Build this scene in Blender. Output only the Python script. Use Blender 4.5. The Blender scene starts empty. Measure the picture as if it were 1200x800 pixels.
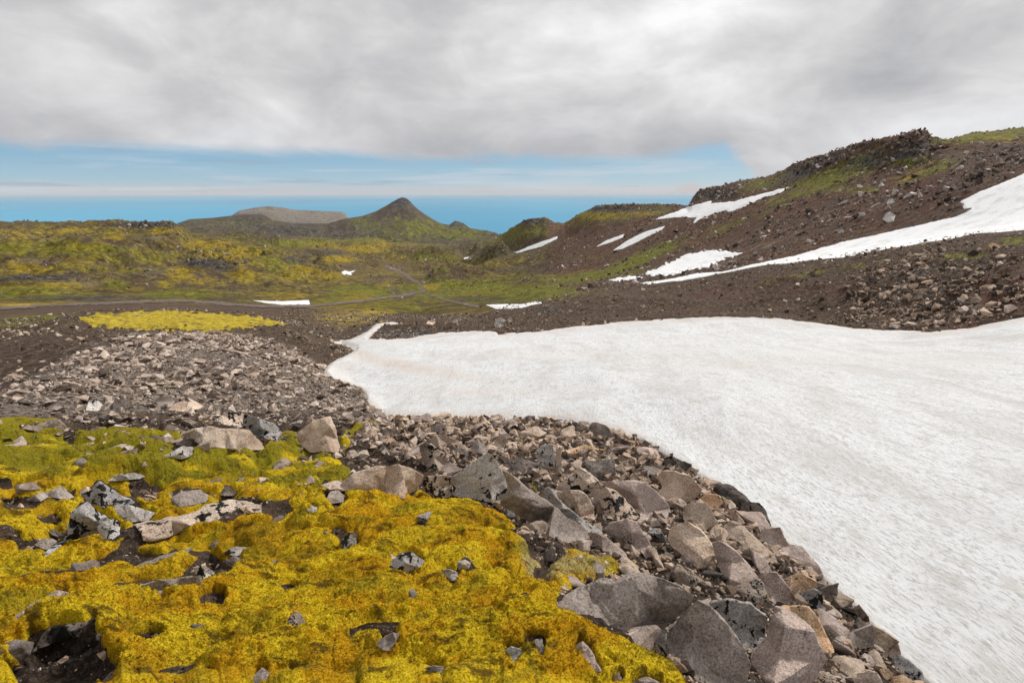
import bpy, bmesh, math, random
import numpy as np
from mathutils import Vector, Matrix, noise as mnoise
from mathutils.geometry import delaunay_2d_cdt

random.seed(7); rng = np.random.default_rng(11)
scene = bpy.context.scene
COL = scene.collection

# ------------------------------------------------------------------ camera
F = 667.0; PITCH = math.radians(14.58); CP, SP = math.cos(PITCH), math.sin(PITCH)
cam_d = bpy.data.cameras.new('camera'); cam_d.sensor_width = 36; cam_d.lens = 36*F/1200
cam_d.clip_start = 0.05; cam_d.clip_end = 900000
cam = bpy.data.objects.new('camera', cam_d); COL.objects.link(cam)
cam.rotation_euler = (math.pi/2-PITCH, 0, 0); scene.camera = cam

def aztan(u, v):
    """photo pixel (1200x800) -> azimuth, tangent of elevation"""
    x = (np.asarray(u, float)-600)/F; y = (np.asarray(v, float)-400)/F
    fy = CP-y*SP; fz = -(SP+y*CP)
    return np.arctan2(x, fy), fz/np.hypot(x, fy)
def project(x, y, z):
    dz = y*CP-z*SP; dy = -(y*SP+z*CP)
    dz = np.where(dz > 1e-3, dz, 1e-3)
    return 600+F*x/dz, 400+F*dy/dz

# ------------------------------------------------------------------ noise
def hash2(ix, iy, s):
    h = (ix.astype(np.int64)*374761393+iy.astype(np.int64)*668265263+s*2147483647) & 0xffffffff
    h = ((h ^ (h >> 13))*1274126177) & 0xffffffff
    h = ((h ^ (h >> 16))*2246822519) & 0xffffffff
    return ((h ^ (h >> 15)) & 0xffffff)/float(0xffffff)
def vnoise(x, y, s=0):
    ix, iy = np.floor(x), np.floor(y); fx, fy = x-ix, y-iy
    fx = fx*fx*fx*(fx*(fx*6-15)+10); fy = fy*fy*fy*(fy*(fy*6-15)+10)
    a = hash2(ix, iy, s); b = hash2(ix+1, iy, s); c = hash2(ix, iy+1, s); d = hash2(ix+1, iy+1, s)
    return (a+(b-a)*fx)+((c+(d-c)*fx)-(a+(b-a)*fx))*fy
def fbm(x, y, o=4, s=0, g=.5, ridged=False):
    t = 0; a = 1; n = 0; cx, cy = x, y
    for i in range(o):
        v = vnoise(cx, cy, s+i*17)
        if ridged: v = 1-np.abs(2*v-1)
        t = t+a*v; n += a; a *= g
        cx, cy = (cx*1.6+cy*1.2)+13.7, (cy*1.6-cx*1.2)+7.3
    return t/n
def worley(x, y, s=0):
    ix, iy = np.floor(x), np.floor(y); best = np.full(x.shape, 9.0); sec = np.full(x.shape, 9.0)
    for i in (-1, 0, 1):
        for j in (-1, 0, 1):
            cx, cy = ix+i, iy+j
            d = (cx+hash2(cx, cy, s)-x)**2+(cy+hash2(cx, cy, s+5)-y)**2
            sec = np.minimum(sec, np.maximum(best, d)); best = np.minimum(best, d)
    return np.sqrt(best), np.sqrt(sec)
def sst(a, b, x):
    t = np.clip((x-a)/(b-a), 0, 1); return t*t*(3-2*t)

def sdist(u, v, poly, pad=40):
    """signed pixel distance, positive inside; -pad where far"""
    P = np.array(poly, float); out = np.full(u.shape, -float(pad))
    m = (u > P[:, 0].min()-pad) & (u < P[:, 0].max()+pad) & (v > P[:, 1].min()-pad) & (v < P[:, 1].max()+pad)
    if not m.any(): return out
    a, b = u[m], v[m]; ins = np.zeros(a.shape, bool); dm = np.full(a.shape, 1e9)
    for i in range(len(P)):
        x1, y1 = P[i]; x2, y2 = P[(i+1) % len(P)]
        if y1 != y2:
            c = ((y1 > b) != (y2 > b)); xi = x1+(b-y1)*(x2-x1)/(y2-y1); ins ^= c & (a < xi)
        L = (x2-x1)**2+(y2-y1)**2+1e-9
        t = np.clip(((a-x1)*(x2-x1)+(b-y1)*(y2-y1))/L, 0, 1)
        dm = np.minimum(dm, (a-x1-t*(x2-x1))**2+(b-y1-t*(y2-y1))**2)
    d = np.sqrt(dm); out[m] = np.where(ins, d, -np.minimum(d, pad)); return out
def pline(u, v, pts, vs=1.0):
    dm = np.full(u.shape, 1e9)
    for (x1, y1), (x2, y2) in zip(pts[:-1], pts[1:]):
        L = (x2-x1)**2+((y2-y1)*vs)**2+1e-9
        t = np.clip(((u-x1)*(x2-x1)+(v-y1)*(y2-y1)*vs*vs)/L, 0, 1)
        dm = np.minimum(dm, (u-x1-t*(x2-x1))**2+((v-y1-t*(y2-y1))*vs)**2)
    return np.sqrt(dm)

# ------------------------------------------------------------------ terrain profile curves: (u, v, distance)
CURVES = [
 ('B', 24, [(-150,800,2.95),(0,800,2.65),(300,800,2.1),(600,800,1.78),(700,820,1.8),(800,860,1.75),(900,950,1.6),(1000,1200,1.35)]),
 ('C', 150, [(-150,705,4.9),(0,700,4.3),(300,700,3.3),(600,700,2.75),(700,710,3.1),(800,740,3.1),(850,790,2.8),(900,850,2.5),(1000,1000,2.1),(1100,1200,1.8)]),
 ('D', 120, [(-150,600,8.2),(0,600,7.2),(300,600,5.2),(500,600,4.7),(600,600,4.9),(700,600,5.6),(800,620,5.6),(850,650,5.3),(900,700,4.7),(950,760,4.3),(1000,820,3.8),(1050,900,3.2),(1100,1000,2.8)]),
 ('E', 150, [(-150,500,13),(0,490,14),(200,480,15.5),(350,480,17),(430,480,18.5),(450,489,18.5),(560,491,16),(640,492,15),(700,500,13.5),(740,515,12.3),(800,548,10),(850,580,8.8),(900,618,7.8),(950,668,6.7),(1000,710,6.0),(1050,765,5.3),(1100,805,5.0),(1200,900,4.57),(1350,1000,4.2)]),
 ('F', 110, [(-150,520,20),(-60,480,24),(0,455,26),(50,430,31),(100,407,36),(160,397,40),(240,393,42),(280,395,41),(330,410,38),(380,436,32),(410,455,28),(450,470,24),(560,450,26),(700,440,24),(850,470,17),(1000,520,14),(1100,560,12.5),(1200,600,11.3),(1350,680,10)]),
 ('G', 60, [(-150,470,32),(0,425,42),(60,402,47),(90,396,49),(200,391,52),(300,393,52),(340,398,50),(375,415,44),(420,425,38),(560,420,36),(700,415,35),(850,420,30),(1000,430,28),(1200,440,27),(1350,450,27)]),
 ('H', 70, [(-150,420,60),(0,392,66),(60,374,72),(100,365,78),(200,361,82),(300,369,78),(340,379,74),(370,390,72),(400,398,71),(440,390,72),(480,392,66),(560,389,64),(640,384,62),(700,379,62),(800,372,61),(880,370,60),(940,376,56),(1000,383,52),(1060,387,48),(1130,384,46),(1200,371,46),(1350,360,46)]),
 ('I', 90, [(-150,385,110),(0,375,115),(60,370,110),(100,369,110),(200,367,110),(300,373,108),(340,378,104),(400,380,98),(440,377,92),(500,376,90),(560,376,85),(600,364,88),(650,350,92),(700,338,95),(760,333,96),(800,330,96),(900,312,92),(1000,297,88),(1100,281,85),(1200,267,80),(1350,250,80)]),
 ('J', 40, [(-150,365,200),(0,355,210),(100,356,220),(200,356,230),(300,358,230),(400,362,190),(500,366,150),(560,366,130),(600,358,128),(650,349,125),(700,337,120),(760,331,112),(800,328,108),(900,311,102),(1000,296,98),(1100,280,94),(1200,266,90),(1350,248,90)]),
 ('K', 80, [(-150,335,330),(0,335,330),(100,330,330),(200,326,330),(300,335,330),(400,338,330),(450,345,300),(500,343,320),(600,335,280),(700,322,220),(780,300,190),(850,288,165),(900,272,155),(1000,250,142),(1100,225,132),(1200,200,125),(1350,170,120)]),
 ('L', 80, [(-150,300,480),(0,298,500),(100,300,500),(200,296,520),(300,300,600),(400,302,700),(480,305,800),(540,300,800),(600,297,560),(700,275,370),(780,258,300),(850,240,250),(900,230,220),(1000,205,190),(1100,190,170),(1200,175,170),(1350,155,170)]),
 ('M', 90, [(-150,267,800),(0,265,800),(50,264,780),(100,264,730),(140,260,690),(200,259,650),(212,264,680),(225,273,800),(300,276,1000),(340,278,1150),(400,282,1400),(430,278,1500),(460,285,1500),(520,288,1600),(560,284,1500),(585,278,1000),(600,268,760),(615,258,660),(618,257,645),(622,255.5,640),(632,257.5,630),(638,255,630),(650,262,620),(662,262,600),(680,250,520),(700,243,480),(740,241,430),(790,240,395),(806,242,385),(812,232,360),(822,225,350),(835,223,345),(850,218,330),(862,213,310),(900,207,290),(940,192,260),(1000,175,230),(1040,163,210),(1066,158,200),(1082,158,200),(1090,166,200),(1110,165,210),(1140,156,220),(1200,150,240),(1350,135,260)]),
 ('N', 14, [(-150,292,1100),(150,287,1000),(215,283,1150),(300,283,1900),(480,290,2050),(560,288,1900),(590,288,1100),(700,272,620),(800,272,480),(900,250,400),(1000,215,330),(1075,195,300),(1200,190,340),(1350,175,340)]),
 ('O', 40, [(-150,286,3000),(215,279,3000),(330,283,3000),(480,284,3000),(570,279,3000),(640,284,3000),(1350,286,3000)]),
 ('Q', 60, [(-150,286,4200),(195,284,4200),(208,262,4200),(222,257,4200),(250,255,4200),(285,251,4200),(308,251,4200),(320,258,4200),(345,262,4200),(385,262,4200),(405,256,4200),(425,253,4200),(440,248,4200),(453,241,4200),(459,238,4200),(466,236,4200),(472,234.6,4200),(478,236,4200),(483,240,4200),(492,247,4200),(505,256,4200),(516,262,4200),(526,264,4200),(534,261,4200),(543,262,4200),(550,267,4200),(570,272,4200),(600,279,4200),(1350,286,4200)]),
 ('R', 24, 6600.0), ('S', 8, 8000.0),
 ('T', 50, [(-150,266,9500),(262,266,9500),(268,255,9500),(280,247,9500),(300,243,9500),(315,241.5,9500),(330,243,9500),(345,246,9500),(370,247,9500),(400,248,9500),(406,251,9500),(409,258,9500),(411,266,9500),(1350,266,9500)]),
 ('U', 20, 11500.0)]
az_in = np.radians(np.arange(-52, 52.001, 0.078))
AZ = np.concatenate([np.radians(np.arange(-76, -52, 1.0)), az_in, np.radians(np.arange(53, 77, 1.0))])
NJ = len(AZ); SEA = -450.0
Rk = [np.full(NJ, 0.6)]; Tk = [np.full(NJ, -1.72/0.6)]; rows = [0]; nrow = 0; NAMES = ['A']
for nm, n, pts in CURVES:
    if isinstance(pts, float):
        z = SEA-20; r = np.full(NJ, pts); t = z/r
    else:
        P = np.array(pts, float); a, t0 = aztan(P[:, 0], P[:, 1])
        o = np.argsort(a); r = np.exp(np.interp(AZ, a[o], np.log(P[o, 2]))); t = np.interp(AZ, a[o], t0[o])
    r = np.maximum(r, Rk[-1]*1.03)
    if nm in 'OQ': t = np.maximum(t, (SEA-12)/r)
    Rk.append(r); Tk.append(t); nrow += n; rows.append(nrow); NAMES.append(nm)
ROW = dict(zip(NAMES, rows))
X = np.log(np.array(Rk)); Y = np.array(Tk)
H_ = np.diff(X, axis=0); D_ = np.diff(Y, axis=0)/H_
M_ = np.zeros_like(Y)
w1 = 2*H_[1:]+H_[:-1]; w2 = H_[1:]+2*H_[:-1]
same = D_[1:]*D_[:-1] > 0
with np.errstate(all='ignore'):
    hm = (w1+w2)/(w1/D_[:-1]+w2/D_[1:])
M_[1:-1] = np.where(same, np.nan_to_num(hm), 0); M_[0] = D_[0]; M_[-1] = D_[-1]
NI = nrow+1
RR = np.zeros((NI, NJ)); TT = np.zeros((NI, NJ))
for k in range(len(rows)-1):
    n = rows[k+1]-rows[k]
    for q in range(n+(1 if k == len(rows)-2 else 0)):
        s = q/n; h = H_[k]
        RR[rows[k]+q] = X[k]+s*h
        TT[rows[k]+q] = ((2*s**3-3*s**2+1)*Y[k]+(s**3-2*s**2+s)*h*M_[k]+(-2*s**3+3*s**2)*Y[k+1]+(s**3-s**2)*h*M_[k+1])
RR = np.exp(RR)
GX = RR*np.sin(AZ)[None]; GY = RR*np.cos(AZ)[None]; GZ0 = RR*TT
BU, BV = project(GX, GY, GZ0)
rowidx = np.arange(NI)[:, None]*np.ones((1, NJ), int)
def band(a, b, soft=0):
    return (rowidx >= ROW[a]) & (rowidx <= ROW[b])

# ------------------------------------------------------------------ snow outlines traced on the ground (pixel, band range)
SNOWFIELD = [(380,432),(392,421),(412,412),(417,409),(404,404),(388,400),(412,396),(430,388),(441,379),(462,377),(468,379),(450,381),(440,388),(432,396),(458,397),(478,396),(500,391),(520,389),(545,388),(570,387),(581,388),(584,391),(640,386),(700,379),(760,374),(800,372),(850,370.5),(885,370.5),(940,375),(1000,383),(1060,387),(1100,387),(1140,383),(1200,370),(1400,355),(1800,330),(1800,1600),(1060,1600),(1000,900),(1100,815),(1050,768),(1000,712),(950,668),(900,618),(850,578),(800,546),(750,515),(700,500),(640,492),(560,490),(505,488),(450,487),(430,470),(426,462),(415,455),(385,444)]
SNOW = [
 ('longest white snow tongue sweeping across the right hillside above the brown bank', 'I','L',[(748,332),(790,326),(818,320),(850,318),(880,310),(930,300),(985,284),(1040,272),(1085,262),(1120,254),(1132,248),(1125,236),(1145,226),(1180,212),(1202,202),(1400,140),(1400,245),(1202,268),(1150,274),(1080,285),(1000,297),(940,308),(880,320),(820,330),(780,333)],.6),
 ('ragged snow patch speckled with dark stones above the left end of the longest tongue', 'J','M',[(752,322),(775,312),(800,300),(825,294),(840,293),(858,296),(874,295),(850,303),(838,307),(842,311),(820,314),(800,318),(788,322),(770,323)],2.6),
 ('broad snow patch high under the right ridge, tapering to a point at its right', 'J','M',[(768,257),(785,250),(812,241),(833,235),(836,238),(860,236),(890,228),(925,219),(915,226),(890,234),(870,243),(858,248),(848,247),(832,252),(820,257),(812,262),(816,255),(800,254),(780,256)],.8),
 ('slanting snow streak, right and longer one of the close pair below the high patch', 'J','M',[(717,294),(735,282),(755,272),(779,265),(776,269),(755,279),(740,287),(728,292)],.4),
 ('short snow streak, left one of the close pair below the high patch', 'J','M',[(699,289),(712,281),(732,274),(730,278),(716,284)],.4),
 ('thin slanting snow streak on the dark slope right of the far cone mountain', 'J','M',[(594,299),(612,293),(632,285),(653,277),(653,280),(635,289),(612,297),(600,300)],.4),
 ('flat snow patch on the valley floor beneath the bright green meadow', 'I','K',[(568,356.5),(590,355.5),(615,356),(640,353),(644,354),(620,360),(600,362),(582,361.5)],.4),
 ('thin flat strip of snow beside the dirt track below the mossy knolls', 'I','L',[(296,352),(330,353),(362,351.5),(363,356.5),(330,357),(312,355)],.3),
 ('tiny snow patch in a gully at the middle of the valley', 'J','M',[(400,319),(404,316.5),(409,318),(417,317),(411,320),(413,322),(403,322)],.3),
 ('tiny white snow fleck at the foot of the brown slope above the green meadow', 'J','M',[(543,302),(550,301),(552,304),(545,304)],.2),
 ('small narrow snow patch lying left of the speckled patch among dark stones', 'J','M',[(710,328),(722,325),(745,323),(756,325),(742,328),(725,329)],2.2)]
NX = fbm(BU/5, BV/2.5, 4, 5, .65)-.5
sd_main = sdist(BU, BV, SNOWFIELD, 30)+(fbm(GX/1.2, GY/1.2, 3, 77)-.5)*4
sd_main[(rowidx < ROW['C']) | (rowidx > ROW['I'])] = -30
sd_main = np.where((BU > 1320) & band('F', 'G'), 30, sd_main)
snow_sd = []
for lab, a, b, P, ns in SNOW:
    s = sdist(BU, BV, P, 12)+NX*ns*3.0
    s[~band(a, b)] = -12; snow_sd.append(s)

# ------------------------------------------------------------------ terrain relief
Z = GZ0.copy()
right = sst(560, 700, BU)
def bump(a, b, amp, arr):
    """arr faded in/out over a band range"""
    w = np.interp(np.arange(NI), [ROW[a], ROW[a]+10, ROW[b]-10, ROW[b]], [0, 1, 1, 0])[:, None]
    return w*amp*arr
Z += bump('A', 'E', 1, (fbm(GX/1.1, GY/1.1, 4, 3)-.5)*.16)*np.clip(RR/6, .3, 1.5)
Z += bump('E', 'I', 1, (fbm(GX/6, GY/6, 5, 9)-.5)*.9)*(sd_main < 0)
Z += bump('H', 'J', 1, (fbm(GX/9, GY/9, 5, 19)-.5)*1.2)*(sd_main < 0)*sst(560, 640, BU)
vl = (fbm(GX/85, GY/85, 5, 21)-.5)*31+(fbm(GX/26, GY/26, 4, 31, .5, True)-.5)*5.5
vr = (fbm(GX/30, GY/30, 5, 41)-.5)*2.6+(fbm(GX/9, GY/9, 4, 43, .6, True)-.5)*1.3
w_ = np.interp(np.arange(NI), [ROW['I'], ROW['J'], ROW['K'], ROW['L'], ROW['M']-12, ROW['M']], [0, .35, 1, 1, .5, .22])[:, None]
rdc = np.full(Z.shape, 99.); mm0 = band('I', 'L') & (BU < 640) & (BV > 300)
for P_ in ([(-60,366),(60,358),(140,355),(210,352),(300,359),(360,359),(430,352),(475,346),(497,341),(490,332),(480,325),(466,317),(452,312)],[(497,343),(520,351),(560,360)],[(463,338),(455,331),(430,328),(405,321)]): rdc[mm0] = np.minimum(rdc[mm0], pline(BU[mm0], BV[mm0], P_))
w_ = w_*(1-.8*sst(30, 3, rdc))*(rowidx <= ROW['M'])*(1-.9*sst(-9, -1, np.max(np.stack(snow_sd), 0)))
meadow = np.exp(-(((BU-590)/85)**2+((BV-342)/10)**2)**2)+np.exp(-(((BU-415)/40)**2+((BV-346)/9)**2)**2)
Z += w_*(vl*(1-right)+vr*right)*(1-.8*np.clip(meadow, 0, 1))*np.clip(RR/330, .5, 1.6)
# crags and skyline roughness
crag = lambda u0, v0, a, b: np.exp(-(((BU-u0)/a)**2+((BV-v0)/b)**2))
rk = fbm(GX/5, GY/5, 4, 51, .6, True)-.45
CR = 1.0*crag(1040, 180, 60, 18)+.7*crag(1076, 164, 20, 10)+.7*crag(950, 195, 50, 10)+.35*crag(628, 262, 22, 8)+.9*crag(245, 308, 34, 9)+.5*crag(170, 262, 50, 5)+.5*crag(730, 243, 60, 4)+.8*crag(835, 226, 30, 6)
Z += CR*band('J', 'M')*rk*7*np.clip(RR/300, .6, 2.2)
sky_r = band('M', 'M')
for dr in range(-3, 1):
    Z[ROW['M']+dr] += (fbm(AZ*500, AZ*0+dr*.2, 3, 61, .6)-.5)*RR[ROW['M']+dr]*.006
Z += 2.2*(fbm(GX/3.2, GY/3.2, 5, 55, .6, True)-.5)*(crag(1110, 343, 95, 30)+.6*crag(500, 388, 60, 8)+.5*crag(950, 345, 80, 16))*bump('H', 'I', 1, 1.)*(sd_main < 0)
# mountains and headland
wq = np.interp(np.arange(NI), [ROW['N'], ROW['O'], ROW['Q']-22, ROW['Q'], ROW['Q']+10, ROW['R']], [0, 1, 1, .04, .6, 0])[:, None]
Z += wq*((fbm(GX/380, GY/700, 6, 71, .55, True)-.72)*120+(fbm(GX/90, GY/140, 4, 73, .6, True)-.6)*26)
Z += 20*crag(472, 240, 9, 7)*(GX != 0)*band('O', 'Q')*np.interp(np.arange(NI), [ROW['Q']-10, ROW['Q']-3], [0, 1])[:, None]
Z += ((fbm(GX/40, GY/60, 3, 75, .6, True)-.35)*30*crag(472, 238, 9, 5)+(fbm(GX/30, GY/60, 3, 76, .6, True)-.3)*26*crag(535, 262, 7, 4))*band('O', 'Q')*np.interp(np.arange(NI), [ROW['Q']-14, ROW['Q']-5], [0, 1])[:, None]
wt = np.interp(np.arange(NI), [ROW['S']+6, ROW['T']-8, ROW['T'], ROW['T']+3], [0, 1, .12, 0])[:, None]*(TT*RR > -455)
Z += wt*((fbm(GX/420, GY/300, 5, 81, .6, True)-.72)*70)
# bays cut under snow so that snow lies in the relief
S_all = sst(-3, 7, sd_main)
Z = np.where(sd_main > -3, Z-(.05+.035*RR)*S_all*.55, Z)
# pillowy undulation of the near slope, shared by the soil and the moss on it
nq = ROW['F']+1; qx, qy = GX[:nq], GY[:nq]
wpx_ = qx+(fbm(qx/.5, qy/.5, 3, 111)-.5)*.4; wpy_ = qy+(fbm(qx/.5, qy/.5, 3, 113)-.5)*.4
ca, sa_ = math.cos(.62), math.sin(.62)
cu, cv_ = wpx_*ca+wpy_*sa_, -wpx_*sa_+wpy_*ca
w1_, w2_ = worley(cu/.62, cv_/.34, 121)
PILL = (1-w1_**2*1.4)*.13+(fbm(cu/1.5, cv_/.6, 4, 141)-.5)*.42
leftw = sst(760, 600, BU[:nq]+(BV[:nq]-620)*-.6)
Z[:nq] += PILL*np.interp(np.arange(nq), [ROW['B']-10, ROW['B']+20, ROW['E']-30, ROW['E']], [0, 1, 1, 0])[:, None]*(.15+.85*leftw)*np.clip(RR[:nq]/5, .7, 1.2)
BU, BV = project(GX, GY, Z)
# hollows in the moss
HOLLOWS = [(72,768,60,34,.35),(240,668,34,11,.14),(60,610,18,5,.1),(172,745,22,8,.1),(628,752,16,8,.06),(20,590,22,6,.1),(395,625,12,8,.1),(170,575,18,8,.12),(35,640,18,7,.1),(250,700,18,8,.1),(160,655,40,6,.08),(10,625,16,8,.1),(340,690,14,5,.06),(300,590,14,5,.07)]
HOL = np.zeros_like(Z); HDEP = np.zeros_like(Z)
near = rowidx <= ROW['F']
for (u0, v0, a, b, dp) in HOLLOWS:
    m = near & (np.abs(BU-u0) < a*2) & (np.abs(BV-v0) < b*3)
    d = np.hypot((BU[m]-u0)/a, (BV[m]-v0)/b)+(fbm(BU[m]/26, BV[m]/14, 3, 91)-.5)*1.0
    HOL[m] = np.maximum(HOL[m], (1-sst(.5, 1.35, d))*(.7+.6*(fbm(BU[m]/9, BV[m]/5, 3, 95)))); HDEP[m] = np.maximum(HDEP[m], dp*(1-sst(.2, 1.4, d)))
Z -= HDEP*.38
BU, BV = project(GX, GY, Z)

# ------------------------------------------------------------------ ray casting on the relief
def column(az):
    return int(np.clip(np.searchsorted(AZ, az), 1, NJ-1))
def hit(u, v, rmin=1.0, rmax=400.):
    a, t = aztan(u, v); j = column(float(a)); t = float(t)
    d = Z[:, j]-RR[:, j]*t
    ii = np.nonzero((d[1:] >= 0) & (RR[1:, j] > rmin))[0]
    if len(ii) == 0: return rmax
    i = ii[0]; d0, d1 = d[i], d[i+1]
    s = 0 if d1 == d0 else np.clip(-d0/(d1-d0), 0, 1)
    return float(RR[i, j]+(RR[i+1, j]-RR[i, j])*s)
def point(u, v, r):
    a, t = aztan(u, v); a = float(a); t = float(t)
    return Vector((r*math.sin(a), r*math.cos(a), r*t))

# ------------------------------------------------------------------ objects helper
def tag(o, label=None, cat=None, group=None, kind=None):
    if label: o['label'] = label
    if cat: o['category'] = cat
    if group: o['group'] = group
    if kind: o['kind'] = kind
    return o
def mesh_np(name, V, Fq, mat, attrs=None, smooth=True):
    me = bpy.data.meshes.new(name); nv, nf = len(V), len(Fq); k = Fq.shape[1]
    me.vertices.add(nv); me.vertices.foreach_set('co', V.astype(np.float32).ravel())
    me.loops.add(nf*k); me.loops.foreach_set('vertex_index', Fq.astype(np.int32).ravel())
    me.polygons.add(nf); me.polygons.foreach_set('loop_start', np.arange(0, nf*k, k, dtype=np.int32))
    me.polygons.foreach_set('loop_total', np.full(nf, k, np.int32))
    me.polygons.foreach_set('use_smooth', np.full(nf, smooth, bool))
    me.update(calc_edges=True)
    for an, arr in (attrs or {}).items():
        at = me.attributes.new(an, 'FLOAT_COLOR', 'POINT'); at.data.foreach_set('color', arr.astype(np.float32).ravel())
    me.materials.append(mat); o = bpy.data.objects.new(name, me); COL.objects.link(o); return o
def sheet(name, facemask, z, mat, attrs=None):
    """facemask (NI-1, NJ-1) -> mesh from polar grid"""
    fi, fj = np.nonzero(facemask)
    idx = fi*NJ+fj
    Fq = np.stack([idx, idx+1, idx+NJ+1, idx+NJ], 1)
    used = np.unique(Fq); remap = np.full(NI*NJ, -1, np.int64); remap[used] = np.arange(len(used))
    V = np.stack([GX.ravel()[used], GY.ravel()[used], z.ravel()[used]], 1)
    at = {k: np.stack([c.ravel()[used] for c in v], 1) for k, v in (attrs or {}).items()}
    return mesh_np(name, V, remap[Fq], mat, at)
def fm(mask):
    return mask[:-1, :-1] | mask[1:, :-1] | mask[:-1, 1:] | mask[1:, 1:]
def fall(mask):
    return mask[:-1, :-1] & mask[1:, :-1] & mask[:-1, 1:] & mask[1:, 1:]

# ------------------------------------------------------------------ materials
class NT:
    def __init__(s, name):
        s.m = bpy.data.materials.new(name); s.m.use_nodes = True; s.t = s.m.node_tree; s.t.nodes.clear()
        s.out = s.n('ShaderNodeOutputMaterial'); s.geo = s.n('ShaderNodeNewGeometry')
    def n(s, ty, **kw):
        x = s.t.nodes.new(ty)
        for k, v in kw.items():
            if k.startswith('_'): setattr(x, k[1:], v)
            else:
                inp = x.inputs[int(k[1:])] if k[0] == 'i' and k[1:].isdigit() else x.inputs[k.replace('_', ' ')]
                if hasattr(v, 'is_linked') or isinstance(v, bpy.types.NodeSocket): s.t.links.new(v, inp)
                else: inp.default_value = v
        return x
    def noise(s, vec, scale, detail=4, rough=.5, dist=0., out='Fac'):
        return s.n('ShaderNodeTexNoise', Vector=vec, Scale=scale, Detail=detail, Roughness=rough, Distortion=dist).outputs[out]
    def ramp(s, fac, stops, interp='LINEAR'):
        r = s.n('ShaderNodeValToRGB', Fac=fac); cr = r.color_ramp; cr.interpolation = interp
        while len(cr.elements) > 1: cr.elements.remove(cr.elements[-1])
        for i, (p, c) in enumerate(stops):
            e = cr.elements[0] if i == 0 else cr.elements.new(p)
            e.position = p; e.color = (c if len(c) == 4 else (*c, 1)) if hasattr(c, '__len__') else (c, c, c, 1)
        return r.outputs['Color']
    def math(s, op, a, b=0., c=None, clamp=False):
        x = s.n('ShaderNodeMath', _operation=op, _use_clamp=clamp, i0=a, i1=b)
        if c is not None: s.t.links.new(c, x.inputs[2]) if isinstance(c, bpy.types.NodeSocket) else setattr(x.inputs[2], 'default_value', c)
        return x.outputs[0]
    def step(s, x, a, b):
        return s.n('ShaderNodeMapRange', _interpolation_type='SMOOTHSTEP', Value=x, From_Min=a, From_Max=b).outputs[0]
    def mix(s, f, a, b, mode='MIX'):
        x = s.n('ShaderNodeMix', _data_type='RGBA', _blend_type=mode)
        for i, v in ((0, f), (6, a), (7, b)):
            if isinstance(v, bpy.types.NodeSocket): s.t.links.new(v, x.inputs[i])
            else: x.inputs[i].default_value = v if not hasattr(v, '__len__') or len(v) == 4 else (*v, 1)
        return x.outputs[2]
    def finish(s, col, rough=.9, height=None, dist=.02, strength=1., spec=.2, h2=None):
        b = s.n('ShaderNodeBsdfPrincipled', Roughness=rough)
        b.inputs['Specular IOR Level'].default_value = spec
        s.t.links.new(col, b.inputs['Base Color'])
        nrm = None
        for hh in (h2, (height, dist, strength) if height is not None else None):
            if hh is None: continue
            bp = s.n('ShaderNodeBump', Height=hh[0], Distance=hh[1], Strength=hh[2])
            if nrm is not None: s.t.links.new(nrm, bp.inputs['Normal'])
            nrm = bp.outputs[0]
        if nrm is not None: s.t.links.new(nrm, b.inputs['Normal'])
        s.t.links.new(b.outputs[0], s.out.inputs['Surface']); return s.m

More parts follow.
